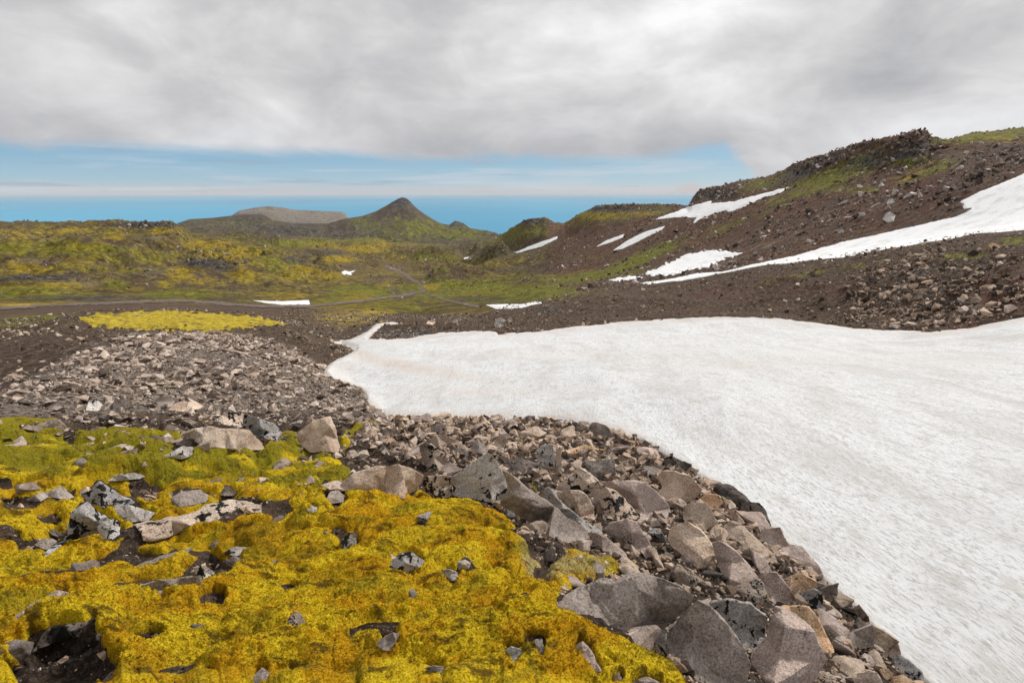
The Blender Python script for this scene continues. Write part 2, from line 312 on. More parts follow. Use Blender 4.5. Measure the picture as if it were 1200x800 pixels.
def land_mat(name, sc, bumpd, soil=((.035,.022,.015),(.10,.068,.048),(.16,.115,.085)), grain=1., gold=0., soft=.16):
    s = NT(name); P = s.geo.outputs['Position']
    A = s.n('ShaderNodeVertexColor', _layer_name='cover'); B = s.n('ShaderNodeVertexColor', _layer_name='cover2')
    sa = s.n('ShaderNodeSeparateColor', Color=A.outputs['Color']); sb = s.n('ShaderNodeSeparateColor', Color=B.outputs['Color'])
    n1 = s.noise(P, 6*sc, 10, .74); n2 = s.noise(P, 22*sc, 8, .78); n3 = s.noise(P, 1.3*sc, 8, .7)
    nf = s.noise(P, 70*sc, 4, .7)
    col = s.ramp(n2, [(.36, soil[0]), (.5, soil[1]), (.64, soil[2])])
    col = s.mix(s.step(n3, .45, .62), col, s.ramp(nf, [(.36, (.022,.014,.010)), (.64, (.17,.115,.085))]))
    def layer(col, ch, c, wid=soft, ns=n1):
        f = s.step(s.math('ADD', s.math('MULTIPLY', ch, .82), s.math('MULTIPLY', s.math('SUBTRACT', ns, .5), 3.2)), .5-wid, .5+wid)
        return s.mix(f, col, c)
    red = s.ramp(n2, [(.3, (.06,.026,.018)), (.7, (.15,.07,.05))])
    stony = s.ramp(nf, [(.35, (.09,.075,.065)), (.5, (.22,.185,.16)), (.68, (.42,.36,.31))])
    dark = s.ramp(n2, [(.38, (.018,.016,.015)), (.5, (.06,.053,.048)), (.64, (.20,.18,.165))])
    green = s.ramp(n2, [(.38, (.04,.038,.007)), (.5, (.145,.145,.017)), (.64, (.31,.30,.04))])
    yel = s.ramp(n2, [(.38, (.12,.082,.012)), (.5, (.28,.20,.020)), (.62, (.50,.38,.035))])
    if gold: yel = s.mix(gold, yel, s.ramp(n2, [(.38, (.22,.15,.012)), (.5, (.62,.47,.03)), (.62, (.80,.66,.08))]))
    col = layer(col, sa.outputs[2], stony); col = layer(col, A.outputs['Alpha'], red)
    col = layer(col, sa.outputs[1], green); col = layer(col, sa.outputs[0], yel)
    col = layer(col, sb.outputs[0], dark); col = layer(col, sb.outputs[1], stony, .2)
    sp = s.n('ShaderNodeTexVoronoi', Vector=P, Scale=30*sc); spc = s.step(sp.outputs['Distance'], .22, .12)
    rnd = s.n('ShaderNodeSeparateColor', Color=sp.outputs['Color'])
    k = s.math('MULTIPLY', spc, s.step(s.math('ADD', rnd.outputs[0], s.math('MULTIPLY', n3, .4)), .93, 1.0))
    col = s.mix(s.math('MULTIPLY', k, grain), col, (.34,.30,.27))
    h = s.math('ADD', s.math('MULTIPLY', n2, .6), s.math('MULTIPLY', nf, .25))
    return s.finish(col, .95, h, bumpd, 1., .12, (n1, bumpd*3, .8))

def snow_mat():
    s = NT('snow'); P = s.geo.outputs['Position']
    mp = s.n('ShaderNodeMapping', Vector=P); mp.inputs['Scale'].default_value = (1, .28, 1); mp.inputs['Rotation'].default_value = (0, 0, math.radians(-62))
    a = s.noise(mp.outputs[0], .45, 10, .7, .6); b = s.noise(mp.outputs[0], 3.5, 9, .78, .3); c = s.noise(mp.outputs[0], 22, 7, .78)
    col = s.ramp(a, [(.36, (.52,.52,.52)), (.46, (.60,.61,.625)), (.56, (.65,.67,.69))])
    col = s.mix(s.math('MULTIPLY', s.step(b, .50, .40), .7), col, (.47,.455,.435))
    col = s.mix(s.math('MULTIPLY', s.step(c, .50, .40), .85), col, (.36,.345,.33))
    D = s.n('ShaderNodeVertexColor', _layer_name='dirt'); ds = s.n('ShaderNodeSeparateColor', Color=D.outputs['Color'])
    f = s.math('MULTIPLY', ds.outputs[0], s.step(b, .3, .7))
    col = s.mix(f, col, (.50,.37,.28))
    h = s.math('ADD', s.math('MULTIPLY', b, .7), s.math('MULTIPLY', c, .3))
    return s.finish(col, .75, h, .07, 1., .25, (a, .2, .4))

def moss_mat():
    s = NT('moss'); P = s.geo.outputs['Position']
    D = s.n('ShaderNodeVertexColor', _layer_name='tone'); ds = s.n('ShaderNodeSeparateColor', Color=D.outputs['Color'])
    n1 = s.noise(P, 2.6, 6, .6); n5 = s.noise(P, 1.1, 5, .65, .5); n2 = s.noise(P, 16, 6, .7); n3 = s.noise(P, 110, 4, .75); n4 = s.noise(P, 330, 2, .6)
    yel = s.ramp(n3, [(.34, (.20,.115,.006)), (.45, (.58,.39,.010)), (.55, (.82,.59,.020)), (.66, (.94,.76,.09))])
    grn = s.ramp(n3, [(.34, (.045,.042,.006)), (.47, (.20,.175,.012)), (.66, (.46,.40,.035))])
    org = s.ramp(n3, [(.34, (.19,.08,.006)), (.47, (.54,.28,.007)), (.66, (.78,.48,.025))])
    pale = s.ramp(n3, [(.34, (.16,.12,.04)), (.5, (.48,.38,.14)), (.68, (.72,.62,.32))])
    col = s.mix(s.step(s.math('ADD', n1, s.math('MULTIPLY', s.math('SUBTRACT', n2, .5), .5)), .44, .6), yel, org)
    col = s.mix(s.step(s.math('ADD', ds.outputs[0], s.math('MULTIPLY', s.math('SUBTRACT', n1, .5), 1.4)), .35, .75), col, grn)
    col = s.mix(s.step(s.math('ADD', ds.outputs[1], s.math('MULTIPLY', s.math('SUBTRACT', n2, .5), 1.2)), .35, .7), col, pale)
    col = s.mix(s.math('MULTIPLY', s.step(n5, .52, .68), .6), col, s.mix(.5, grn, org))
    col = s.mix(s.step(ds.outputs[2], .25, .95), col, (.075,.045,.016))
    col = s.mix(s.math('MULTIPLY', s.step(n2, .45, .35), .7), col, (.15,.075,.010))
    mq = s.n('ShaderNodeMapping', Vector=P); mq.inputs['Scale'].default_value = (1, 2.6, 1); mq.inputs['Rotation'].default_value = (0, 0, math.radians(-35))
    n6 = s.noise(mq.outputs[0], 5., 8, .72, .4)
    col = s.mix(s.math('MULTIPLY', s.step(n6, .48, .37), .85), col, (.10,.058,.014))
    n7 = s.noise(P, 3.3, 5, .6, .6); col = s.mix(s.math('MULTIPLY', s.step(n7, .47, .36), .55), col, s.mix(.35, grn, (.12,.075,.012)))
    h = s.math('ADD', s.math('MULTIPLY', n3, .6), s.math('MULTIPLY', n4, .4))
    return s.finish(col, 1., h, .014, 1., .05, (n2, .05, 1.))

def rock_mat(name, c1, c2, c3, lichen=.0, pale=.3, hue=.25, tex=1.):
    s = NT(name); tc = s.n('ShaderNodeTexCoord'); oi = s.n('ShaderNodeObjectInfo')
    off = s.n('ShaderNodeVectorMath', _operation='ADD', i0=tc.outputs['Object'], i1=oi.outputs['Location']).outputs[0]
    V = off
    n1 = s.noise(V, 2.2*tex, 5, .6); n2 = s.noise(V, 11*tex, 7, .72); n3 = s.noise(V, 70*tex, 4, .75)
    col = s.ramp(n1, [(.3, c1), (.5, c2), (.7, c3)])
    rv = s.n('ShaderNodeHueSaturation', Color=col, Value=s.n('ShaderNodeMapRange', Value=oi.outputs['Random'], To_Min=1-hue, To_Max=1+hue).outputs[0]).outputs[0]
    col = s.mix(s.math('MULTIPLY', s.step(n2, .52, .68), pale), rv, (.52,.49,.46))
    col = s.mix(s.math('MULTIPLY', s.step(n2, .41, .33), .6), col, (.07,.052,.042))
    col = s.mix(.8, col, s.ramp(n3, [(.34, (.35,.33,.32)), (.5, (1.,1.,1.)), (.66, (1.5,1.5,1.5))]), 'MULTIPLY')
    if lichen > 0:
        big = s.noise(V, 3.2*tex, 2, .5); l = s.noise(V, 15*tex, 3, .55, .4)
        f = s.step(s.math('ADD', l, s.math('MULTIPLY', s.math('SUBTRACT', big, .5), .5)), .655-lichen*.14, .70-lichen*.14)
        col = s.mix(f, col, (.016,.014,.012))
    h = s.math('ADD', s.math('MULTIPLY', n2, .75), s.math('MULTIPLY', n3, .25))
    return s.finish(col, .85, h, .06/tex, 1., .25, (n1, .15/tex, .7))

M = {}
M['near'] = land_mat('rubble_soil', 1.4, .03, ((.012,.009,.007),(.04,.028,.02),(.13,.10,.08)))
M['mid'] = land_mat('stony_ground', .1, .2, ((.018,.011,.008),(.072,.045,.030),(.20,.145,.105)), 1., .5)
M['far'] = land_mat('valley_ground', .015, 1.5, ((.028,.021,.010),(.115,.088,.036),(.25,.20,.09)), soft=.36)
M['hill'] = land_mat('hillside_ground', .04, .6, ((.024,.012,.007),(.100,.050,.030),(.25,.155,.11)), soft=.26)
M['mtn'] = land_mat('mountain_ground', .0022, 12., ((.045,.038,.026),(.105,.088,.055),(.20,.17,.115)), 0., soft=.3)
M['snow'] = snow_mat()
def brightened_snow():  # snow colour lightened to make up for weaker sun on the patch slopes
    s = NT('brightened_snow'); P = s.geo.outputs['Position']; a = s.noise(P, .35, 9, .72); b = s.noise(P, 2.5, 6, .7)
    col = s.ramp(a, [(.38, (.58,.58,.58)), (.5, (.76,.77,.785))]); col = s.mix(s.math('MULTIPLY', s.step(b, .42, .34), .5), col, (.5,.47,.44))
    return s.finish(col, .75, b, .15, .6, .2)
M['brightened'] = brightened_snow(); M['moss'] = moss_mat()
M['tan'] = rock_mat('tan_stone', (.37,.26,.19), (.56,.43,.33), (.72,.60,.49), .0, .35)
M['tanspot'] = rock_mat('tan_stone_with_black_lichen', (.39,.28,.205), (.58,.455,.36), (.72,.60,.50), .7, .45)
M['grey'] = rock_mat('grey_stone', (.17,.135,.112), (.31,.255,.222), (.48,.41,.365), .0, .4)
M['greyspot'] = rock_mat('grey_stone_with_black_lichen', (.24,.225,.22), (.37,.35,.345), (.52,.50,.49), .8, .5)
M['mauve'] = rock_mat('mauve_stone', (.31,.228,.19), (.48,.375,.325), (.64,.53,.475), .0, .3)
M['dark'] = rock_mat('dark_stone', (.07,.055,.047), (.13,.105,.09), (.22,.185,.165), .5, .25)
M['pale'] = rock_mat('pale_lichened_stone', (.34,.30,.275), (.50,.46,.425), (.66,.62,.58), .45, .6)
M['orange'] = rock_mat('orange_tan_stone', (.42,.25,.14), (.62,.41,.25), (.76,.56,.38), .3, .2)
M['slate'] = rock_mat('slate_plates', (.15,.12,.105), (.24,.20,.18), (.36,.31,.285), .1, .4, .45)

# ------------------------------------------------------------------ hero rocks (traced outlines, real depth)
FR = {'a': (600,534,1/3), 'b': (650,480,.25), 'c': (860,600,.25), 'd': (450,460,.25), 'e': (300,450,1/3), 'f': (200,470,.1875),
      'g': (0,534,1/3), 'h': (0,540,.2), 'i': (300,534,1/3), 'j': (0,380,1/3), 'k': (400,180,1/3), 'l': (1000,250,.1875), 'm': (800,140,1/3)}
# (frame, material, outline, ridge points (x, y, bulge), thickness, label)
HERO = [
('a','grey',[(155,545),(180,490),(250,460),(300,445),(360,450),(420,425),(480,418),(540,430),(600,460),(640,492),(610,540),(540,600),(480,622),(400,620),(350,600),(280,592),(230,565),(190,570)],[(300,520,.12),(450,470,.16),(540,520,.1),(230,500,.05)],.5,'broad dark grey slab in the lower centre, left half of a cracked pair'),
('a','grey',[(648,502),(700,530),(760,590),(820,670),(845,740),(820,815),(640,840),(600,760),(530,680),(478,640),(545,612),(608,562)],[(640,640,.12),(700,760,.14),(560,650,.06),(780,680,.06)],.5,'big rounded dark grey slab below the crack, right half of the cracked pair'),
('a','mauve',[(835,700),(895,640),(905,570),(922,525),(985,560),(1060,615),(1112,715),(1060,790),(1000,840),(850,840)],[(962,600,.25),(940,700,.3),(925,800,.3),(1050,720,.1)],.6,'big angular boulder with a bright pinkish right face at the bottom of the photo'),
('a','pale',[(690,515),(760,505),(840,520),(880,555),(900,565),(890,640),(840,690),(800,690),(760,600),(730,560)],[(800,560,.1),(850,620,.12)],.5,'pale wavy rock wedged between the dark cracked slabs and the pinkish faced boulder'),
('a','orange',[(940,525),(1040,530),(1075,565),(1110,640),(1135,690),(1110,700),(1075,680),(1020,600),(985,560)],[(1040,580,.1)],.5,'orange brown slab leaning behind the right shoulder of the pinkish faced boulder'),
('a','greyspot',[(1005,500),(1030,475),(1060,466),(1088,478),(1110,560),(1082,572),(1045,525)],[(1060,510,.12)],.5,'narrow whitish rock speckled black, standing above the orange brown slab'),
('a','mauve',[(845,470),(870,430),(905,408),(932,408),(970,455),(1002,508),(960,522),(890,535),(860,510)],[(905,470,.2),(930,450,.1)],.6,'grey pyramid shaped block with a smooth triangular face turned to the snow'),
('a','mauve',[(705,305),(732,298),(800,345),(845,395),(872,440),(852,468),(790,477),(750,452),(722,380)],[(765,432,.22),(800,445,.2),(775,370,.08)],.6,'smooth pinkish wedge of rock pointing up left, above the cracked dark slabs'),
('a','tan',[(555,260),(575,238),(620,229),(660,258),(700,310),(717,345),(700,388),(655,402),(590,350),(545,300)],[(600,300,.22),(660,350,.24),(690,372,.15),(640,280,.05)],.7,'cream topped boulder with a shaded underside in the middle of the rock bank'),
('a','tan',[(603,175),(630,163),(682,165),(725,235),(715,255),(665,262),(620,255),(600,218)],[(625,215,.18),(680,205,.12)],.7,'squarish brown block just above the cream topped boulder'),
('a','mauve',[(300,100),(345,85),(400,85),(470,92),(530,150),(558,188),(540,225),(480,228),(420,200),(360,150)],[(440,140,.16),(500,190,.14),(380,110,.1)],.6,'large lavender grey slab with a rounded right end, high in the rock bank'),
('a','tanspot',[(150,118),(190,75),(235,38),(300,88),(380,135),(410,165),(455,232),(410,242),(330,222),(310,160),(240,120),(190,130)],[(270,100,.12),(370,170,.14),(400,210,.1)],.5,'long tan slab with black lichen left of the lavender grey slab'),
('a','tan',[(150,140),(200,118),(240,122),(285,165),(295,235),(240,215),(180,170)],[(230,165,.15)],.6,'low tan block tucked under the long lichened tan slab'),
('e','grey',[(868,300),(900,318),(960,375),(1050,430),(1170,520),(1165,558),(1100,560),(1030,540),(960,490),(905,450),(858,425),(885,370)],[(985,430,.14),(1100,515,.14),(910,390,.08)],.35,'long dark leaning slab running downhill right of the pale pointed boulder'),
('a','pale',[(113,115),(130,108),(150,140),(205,190),(270,240),(325,278),(290,285),(230,250),(170,205),(115,155)],[(180,185,.06)],.3,'thin pale splinter of rock lying on the long dark leaning slab'),
('a','mauve',[(265,268),(300,270),(345,295),(405,345),(410,372),(370,378),(335,345),(290,318)],[(340,335,.12)],.5,'small grey slab at the lower end of the long dark leaning slab'),
('a','mauve',[(315,262),(345,235),(400,220),(440,230),(470,280),(505,345),(480,375),(440,320),(400,300),(350,290)],[(420,270,.14),(350,262,.06)],.5,'grey block with a pale upper edge between the tan slabs and the cream topped boulder'),
('a','orange',[(660,150),(690,132),(725,138),(745,165),(715,190),(672,175)],[(700,160,.12)],.7,'small orange tan rock right above the squarish brown block'),
('b','tan',[(480,310),(500,288),(560,285),(640,310),(692,372),(650,420),(600,440),(540,447),(478,392),(505,360)],[(570,330,-.05),(610,390,.12),(540,420,.12)],.6,'hollowed brown rock near the snow edge above the squarish brown block'),
('b','dark',[(508,228),(545,214),(645,255),(612,302),(560,290),(530,260)],[(575,255,.15)],.6,'dark brown wedge sticking out over the snow edge'),
('b','grey',[(160,85),(175,60),(200,57),(245,78),(275,118),(262,140),(165,130)],[(200,95,.2)],.8,'dark rounded boulder perched on top of the bank against the snow'),
('b','dark',[(62,72),(98,55),(135,85),(125,108),(75,105)],[(100,80,.15)],.8,'small dark boulder left of the rounded one perched against the snow'),
('b','dark',[(875,432),(960,435),(1000,490),(1018,548),(960,545),(910,505),(880,470)],[(945,485,.12)],.6,'blackish cracked rock at the snow edge above the mauve block'),
('b','mauve',[(955,590),(985,556),(1055,550),(1085,610),(1130,682),(1090,692),(1030,665),(985,635)],[(1000,590,.15),(1060,630,.08)],.6,'smooth mauve block hanging over the snow edge at the right of the bank'),
('b','tan',[(808,462),(835,465),(885,520),(905,560),(880,565),(835,510)],[(860,515,.1)],.5,'narrow tan sliver of rock left of the blackish cracked rock'),
('b','tan',[(775,575),(830,525),(880,540),(960,620),(1020,680),(1062,742),(1000,748),(930,690),(860,620),(800,600)],[(900,600,.1),(980,690,.12)],.5,'long brown slab lying below the smooth mauve block'),
('c','grey',[(508,578),(560,560),(612,540),(652,524),(657,628),(620,640),(560,645),(518,615)],[(600,590,.08)],.7,'flat faced grey brown block in the lower right corner of the rock bank'),
('c','tan',[(652,530),(705,555),(778,608),(735,650),(715,688),(660,640)],[(705,600,.12)],.6,'wedge shaped brown rock right of the flat faced grey brown block'),
('c','mauve',[(722,665),(740,635),(770,618),(785,690),(770,708),(740,705)],[(750,670,.15)],.7,'small dark rock curled beneath the wedge at the snow edge'),
('c','tan',[(893,768),(935,726),(990,765),(1045,805),(1000,850),(900,850)],[(950,780,.15)],.7,'brown pointed rock at the very bottom edge of the photo beside the snow'),
('c','tan',[(475,798),(540,772),(630,738),(672,752),(697,800),(680,850),(520,850)],[(600,780,.1)],.5,'low tan rock at the bottom edge, right of the big pinkish faced boulder'),
('c','dark',[(335,212),(375,225),(425,240),(492,320),(465,350),(400,345),(360,280)],[(420,290,.12)],.6,'rough black and brown rock at the snow edge below the mauve block'),
('c','grey',[(395,360),(440,345),(492,332),(482,395),(445,428),(408,412)],[(440,380,.1)],.7,'square grey rock facing the viewer under the rough black and brown rock'),
('c','orange',[(240,318),(270,295),(312,284),(390,325),(372,362),(320,385),(285,400),(262,360)],[(310,335,.15)],.6,'warm orange tan rock above the narrow black speckled one'),
('c','tan',[(422,425),(460,440),(512,490),(480,505),(445,490)],[(465,465,.1)],.6,'small flat tan stone right of the narrow black speckled rock'),
('c','dark',[(500,362),(545,375),(590,420),(645,505),(610,510),(545,450)],[(570,430,.12)],.6,'dark narrow rock sloping along the snow edge above the grey brown block'),
('d','pale',[(325,390),(400,340),(440,312),(480,280),(505,285),(535,330),(560,380),(585,440),(550,535),(500,515),(440,505),(400,500),(322,482),(318,430)],[(440,400,.12),(500,430,.16),(540,470,.1),(370,430,.08)],.6,'large pale pointed boulder at the top of the yellow moss, black lichen on its face'),
('d','tanspot',[(178,425),(200,390),(260,388),(322,392),(318,482),(275,502),(200,475)],[(240,440,.12)],.7,'blocky rock with an orange lichen spot left of the pale pointed boulder'),
('e','tan',[(225,355),(290,350),(345,312),(420,290),(500,280),(540,290),(590,322),(565,370),(520,402),(440,382),(340,378),(260,372)],[(400,330,.12),(520,335,.14),(350,355,.06)],.5,'long low pinkish rock at the upper edge of the yellow moss'),
('e','tan',[(145,168),(200,125),(262,112),(275,150),(300,222),(285,242),(235,238),(190,242),(150,208)],[(190,196,.22),(262,150,.22),(240,175,.22)],.9,'cubic tan boulder with a lit top standing alone on the mossy slope'),
('d','tanspot',[(162,248),(195,230),(245,262),(292,295),(300,350),(262,372),(205,362),(178,310)],[(230,300,.12)],.6,'pale leaning slab sprinkled with black lichen behind the blocky rock'),
('d','tan',[(212,220),(245,198),(285,195),(350,225),(405,268),(395,290),(320,290),(262,262),(228,245)],[(300,240,.1)],.7,'brown arched rock behind the pale leaning slab'),
('d','grey',[(408,262),(420,230),(440,218),(487,262),(470,292),(420,292)],[(445,262,.2)],.9,'small cone shaped grey rock right of the brown arched one'),
('d','grey',[(218,165),(245,148),(300,145),(348,178),(310,198),(240,188)],[(285,170,.15)],.7,'rounded grey brown rock at the top of the bank near the snow'),
('d','pale',[(715,270),(740,248),(785,240),(805,300),(800,370),(760,368),(722,320)],[(765,300,.12)],.7,'upright pale block in the middle of the upper rubble'),
('d','tan',[(806,262),(831,262),(834,340),(830,388),(800,388),(806,330)],[(818,330,.08)],.8,'tan pillar of rock right against the upright pale block'),
('d','dark',[(194,98),(228,95),(230,128),(202,128)],[(212,110,.1)],.9,'small dark cube of rock standing up in front of the snow'),
('d','tan',[(488,255),(520,220),(562,190),(582,230),(560,262),(505,268)],[(545,235,.12)],.7,'tan rock with a slanting edge between the cone shaped rock and the pale block'),
('f','tan',[(70,205),(150,175),(230,155),(350,175),(495,180),(545,225),(585,272),(590,305),(480,308),(420,306),(380,302),(290,290),(200,292),(150,240)],[(470,192,.22),(395,296,.2),(300,220,.1),(200,210,.08)],.5,'wide pinkish rock with a dark triangular end on the upper moss'),
('f','greyspot',[(453,82),(485,85),(550,105),(640,140),(692,190),(665,242),(600,245),(560,240),(505,185),(455,170)],[(560,160,.15),(610,200,.12)],.7,'white rock blotched with black right behind the wide pinkish rock'),
('f','tanspot',[(282,115),(320,85),(372,64),(460,78),(452,140),(400,155),(335,152)],[(380,110,.12)],.6,'low pinkish rock left of the white blotched one'),
('g','tanspot',[(468,242),(540,235),(600,225),(700,190),(800,150),(850,155),(922,172),(925,198),(850,212),(810,250),(770,242),(700,255),(620,278),(540,295),(505,296),(490,270)],[(650,235,.08),(780,195,.12),(870,185,.06)],.35,'long pinkish log like rock with a dark broken right end, sunk in yellow moss'),
('f','grey',[(0,600),(60,565),(120,560),(182,555),(252,592),(215,630),(130,650),(60,662),(5,652)],[(110,605,.18)],.6,'rounded grey rock in a moss hollow above the pinkish log like rock'),
('f','grey',[(308,578),(330,545),(352,530),(412,570),(395,590),(330,592)],[(350,560,.15)],.6,'small grey tooth of rock right of the rounded rock in the moss hollow'),
('f','pale',[(-60,345),(0,318),(80,280),(138,288),(138,330),(70,366),(0,350)],[(60,320,.15)],.6,'whitish elongated rock lying below the wide pinkish rock'),
('f','grey',[(32,272),(70,245),(115,228),(152,240),(142,280),(80,280)],[(100,255,.12)],.6,'flat grey stone directly above the whitish elongated rock'),
('h','greyspot',[(468,190),(520,175),(550,140),(582,118),(660,170),(730,205),(792,240),(740,275),(690,292),(640,292),(560,262),(500,225)],[(600,190,.12),(680,240,.12),(540,215,.02)],.4,'spotted grey slab tilted up on the left moss, top of the rock cluster'),
('h','greyspot',[(400,380),(430,290),(512,235),(560,290),(620,325),(640,345),(580,400),(560,412),(500,410),(470,450),(415,462),(375,500),(310,545),(250,562),(290,520),(375,480)],[(500,320,.12),(440,420,.08),(560,350,.1)],.4,'tall black spotted grey rock with a tail, below the tilted spotted slab'),
('h','greyspot',[(570,385),(600,355),(645,335),(700,352),(706,430),(645,472),(585,442)],[(640,400,.15)],.6,'rough knob of spotted rock against the right side of the tall spotted one'),
('h','pale',[(668,282),(760,260),(850,288),(912,302),(870,350),(770,362),(710,330)],[(790,310,.12)],.4,'flat pale grey rock lower right of the tilted spotted slab'),
('h','grey',[(155,232),(200,200),(242,180),(290,172),(352,145),(385,165),(442,215),(400,225),(350,222),(290,207),(240,236)],[(330,185,.1)],.4,'low grey rock with a wavy lower edge at the far left of the moss'),
('h','pale',[(625,118),(660,92),(705,74),(790,65),(858,90),(820,105),(760,112)],[(740,88,.08)],.3,'thin flat pale slab lying in moss above the tilted spotted slab'),
('h','grey',[(198,492),(240,460),(310,455),(342,480),(300,510),(268,522)],[(265,485,.12)],.5,'smooth grey stone left of the tail of the tall spotted rock'),
('h','dark',[(285,405),(322,400),(372,435),(345,445),(300,432)],[(325,420,.1)],.5,'little dark stone in moss between the smooth grey stone and the tall spotted rock'),
('g','grey',[(492,455),(560,435),(630,428),(692,420),(712,450),(680,468),(640,472),(590,478),(572,500),(545,498),(540,480)],[(600,452,.06)],.35,'flat brown grey slab lying in the moss hollow at left centre'),
('g','pale',[(678,392),(720,384),(756,412),(748,450),(712,455),(695,425)],[(715,415,.08)],.4,'small pale slab against the right end of the flat one in the moss hollow'),
('g','pale',[(785,340),(830,318),(892,330),(870,345),(830,352)],[(835,335,.08)],.4,'small whitish flat stone in moss right above the hollow with the flat slab'),
('g','grey',[(790,372),(822,348),(850,360),(845,385),(805,388)],[(825,370,.1)],.4,'small bluish grey stone between the whitish flat stone and the moss hollow'),
('g','grey',[(272,525),(300,500),(340,485),(420,452),(462,460),(440,478),(400,485),(350,505),(320,526)],[(370,488,.08)],.3,'thin grey slab sloping left of the flat slab in the moss hollow'),
('g','grey',[(452,402),(500,378),(560,355),(640,332),(682,322),(660,340),(600,355),(540,378),(490,400)],[(570,362,.06)],.25,'very thin dark blade of rock edging through the moss above the hollow'),
('g','mauve',[(28,585),(80,545),(120,520),(170,500),(208,476),(242,480),(238,530),(190,535),(120,560),(60,600)],[(190,508,.12),(110,550,.04)],.4,'brown stone with a pale rounded end at the lower left'),
('g','dark',[(112,695),(140,640),(185,602),(240,590),(292,588),(345,568),(335,620),(318,665),(270,640),(200,650),(150,672)],[(250,615,.1)],.4,'dark rock forming the roof of the big brown hollow at the bottom left'),
('g','grey',[(878,795),(900,765),(925,745),(950,762),(932,815)],[(918,775,.12)],.5,'small grey stone at the bottom edge, left of centre, in yellow moss'),
('i','greyspot',[(298,305),(320,270),(358,266),(352,318),(332,340),(308,348)],[(332,300,.1)],.5,'bluish grey stone in the dark gap at the left of the big moss cushion'),
('i','greyspot',[(462,402),(480,365),(505,342),(545,337),(592,368),(575,392),(540,405),(500,422)],[(525,375,.15)],.5,'white stone with black blotches in the centre of the big yellow moss cushion'),
('i','grey',[(708,372),(735,364),(757,378),(748,396),(712,402)],[(732,382,.15)],.6,'small dark grey stone set in moss right of the white blotched stone'),
('i','pale',[(648,400),(680,398),(710,410),(712,432),(690,438),(662,418)],[(685,415,.1)],.5,'small light stone half buried below the dark grey one in moss'),
('i','grey',[(422,660),(450,635),(482,620),(506,624),(492,655),(468,685),(445,682)],[(470,650,.1)],.4,'small two toned grey stone in moss at the bottom centre'),
('i','grey',[(243,155),(262,125),(290,120),(310,138),(308,162),(270,168)],[(280,145,.15)],.7,'small rounded bluish stone at the left tip of the long low pinkish rock'),
('i','pale',[(180,190),(195,174),(216,180),(212,200),(190,202)],[(198,188,.1)],.5,'little white stone in yellow moss left of the big cushion'),
('i','grey',[(590,745),(625,738),(660,742),(680,780),(650,790),(620,770)],[(640,760,.12)],.5,'small grey stone at the bottom edge below the two toned stone'),
('i','greyspot',[(865,690),(895,670),(935,680),(930,715),(900,725)],[(900,698,.12)],.5,'small bluish spotted stone in the dark moss gap left of the cracked slabs'),
('a','mauve',[(212,690),(228,662),(245,653),(272,680),(300,730),(322,770),(300,788),(270,745),(240,708)],[(250,685,.1)],.5,'slim mauve stone shaped like a peg, in moss beneath the cracked slabs'),
('a','pale',[(78,645),(105,640),(115,690),(108,725),(90,712)],[(98,675,.1)],.5,'slim upright pale stone in the moss left of the peg shaped one'),
('a','mauve',[(345,800),(358,775),(376,758),(396,800),(380,830),(350,830)],[(372,785,.12)],.6,'pale mauve tip of stone at the bottom edge below the cracked slabs'),
('a','grey',[(412,810),(440,785),(480,780),(525,800),(520,840),(430,840)],[(470,800,.1)],.5,'low grey stone at the bottom edge between the moss and the cracked slabs'),
('j','dark',[(385,290),(400,270),(425,262),(460,264),(468,285),(440,300),(395,304)],[(425,280,.15)],.7,'stacked dark stones standing out at the left top of the slate mound'),
('j','tan',[(588,302),(615,278),(645,267),(690,272),(716,288),(690,306),(640,308)],[(650,288,.12)],.6,'flat pinkish boulder at the foot of the slate mound'),
('j','grey',[(545,272),(562,255),(592,250),(618,270),(605,290),(565,292)],[(580,270,.12)],.6,'rounded grey stone touching the left end of the flat pinkish boulder'),
('j','tan',[(873,172),(882,152),(905,148),(914,170),(905,187),(882,184)],[(892,168,.12)],.7,'reddish rounded stone on the right flank of the slate mound'),
('j','pale',[(300,302),(312,270),(330,256),(352,272),(368,292),(340,307)],[(330,285,.1)],.6,'pale pointed stone at the foot of the slate mound, left part'),
('k','pale',[(537,596),(548,580),(562,576),(580,588),(572,604),(555,614),(540,610)],[(558,592,.2)],.9,'pale boulder standing above the far edge of the snowfield'),
('k','tan',[(298,598),(305,586),(320,583),(332,590),(325,604),(305,604)],[(315,593,.15)],.8,'small light boulder at the left on the far snow edge'),
('k','pale',[(388,590),(396,582),(410,582),(410,596),(394,597)],[(400,589,.15)],.8,'small white boulder midway along the far edge of the snowfield'),
('k','tan',[(583,586),(590,574),(600,575),(602,590),(590,594)],[(593,583,.15)],.8,'small tan boulder right next to the pale one above the far snow edge'),
('l','orange',[(842,200),(860,184),(890,188),(922,212),(900,228),(868,224)],[(880,205,.12)],.6,'bright orange stone near the crest of the brown bank at right'),
('m','pale',[(704,350),(712,332),(730,324),(748,338),(742,358),(720,362)],[(728,342,.15)],.9,'round pale boulder on the brown right slope above the long snow tongue'),
('m','pale',[(716,292),(725,280),(738,277),(746,290),(735,300),(720,300)],[(732,288,.15)],.9,'smaller pale boulder uphill of the round one on the right slope'),
('m','pale',[(544,400),(552,388),(562,383),(568,394),(560,404)],[(556,394,.12)],.9,'small whitish boulder left of the round one just over the long snow tongue'),
]
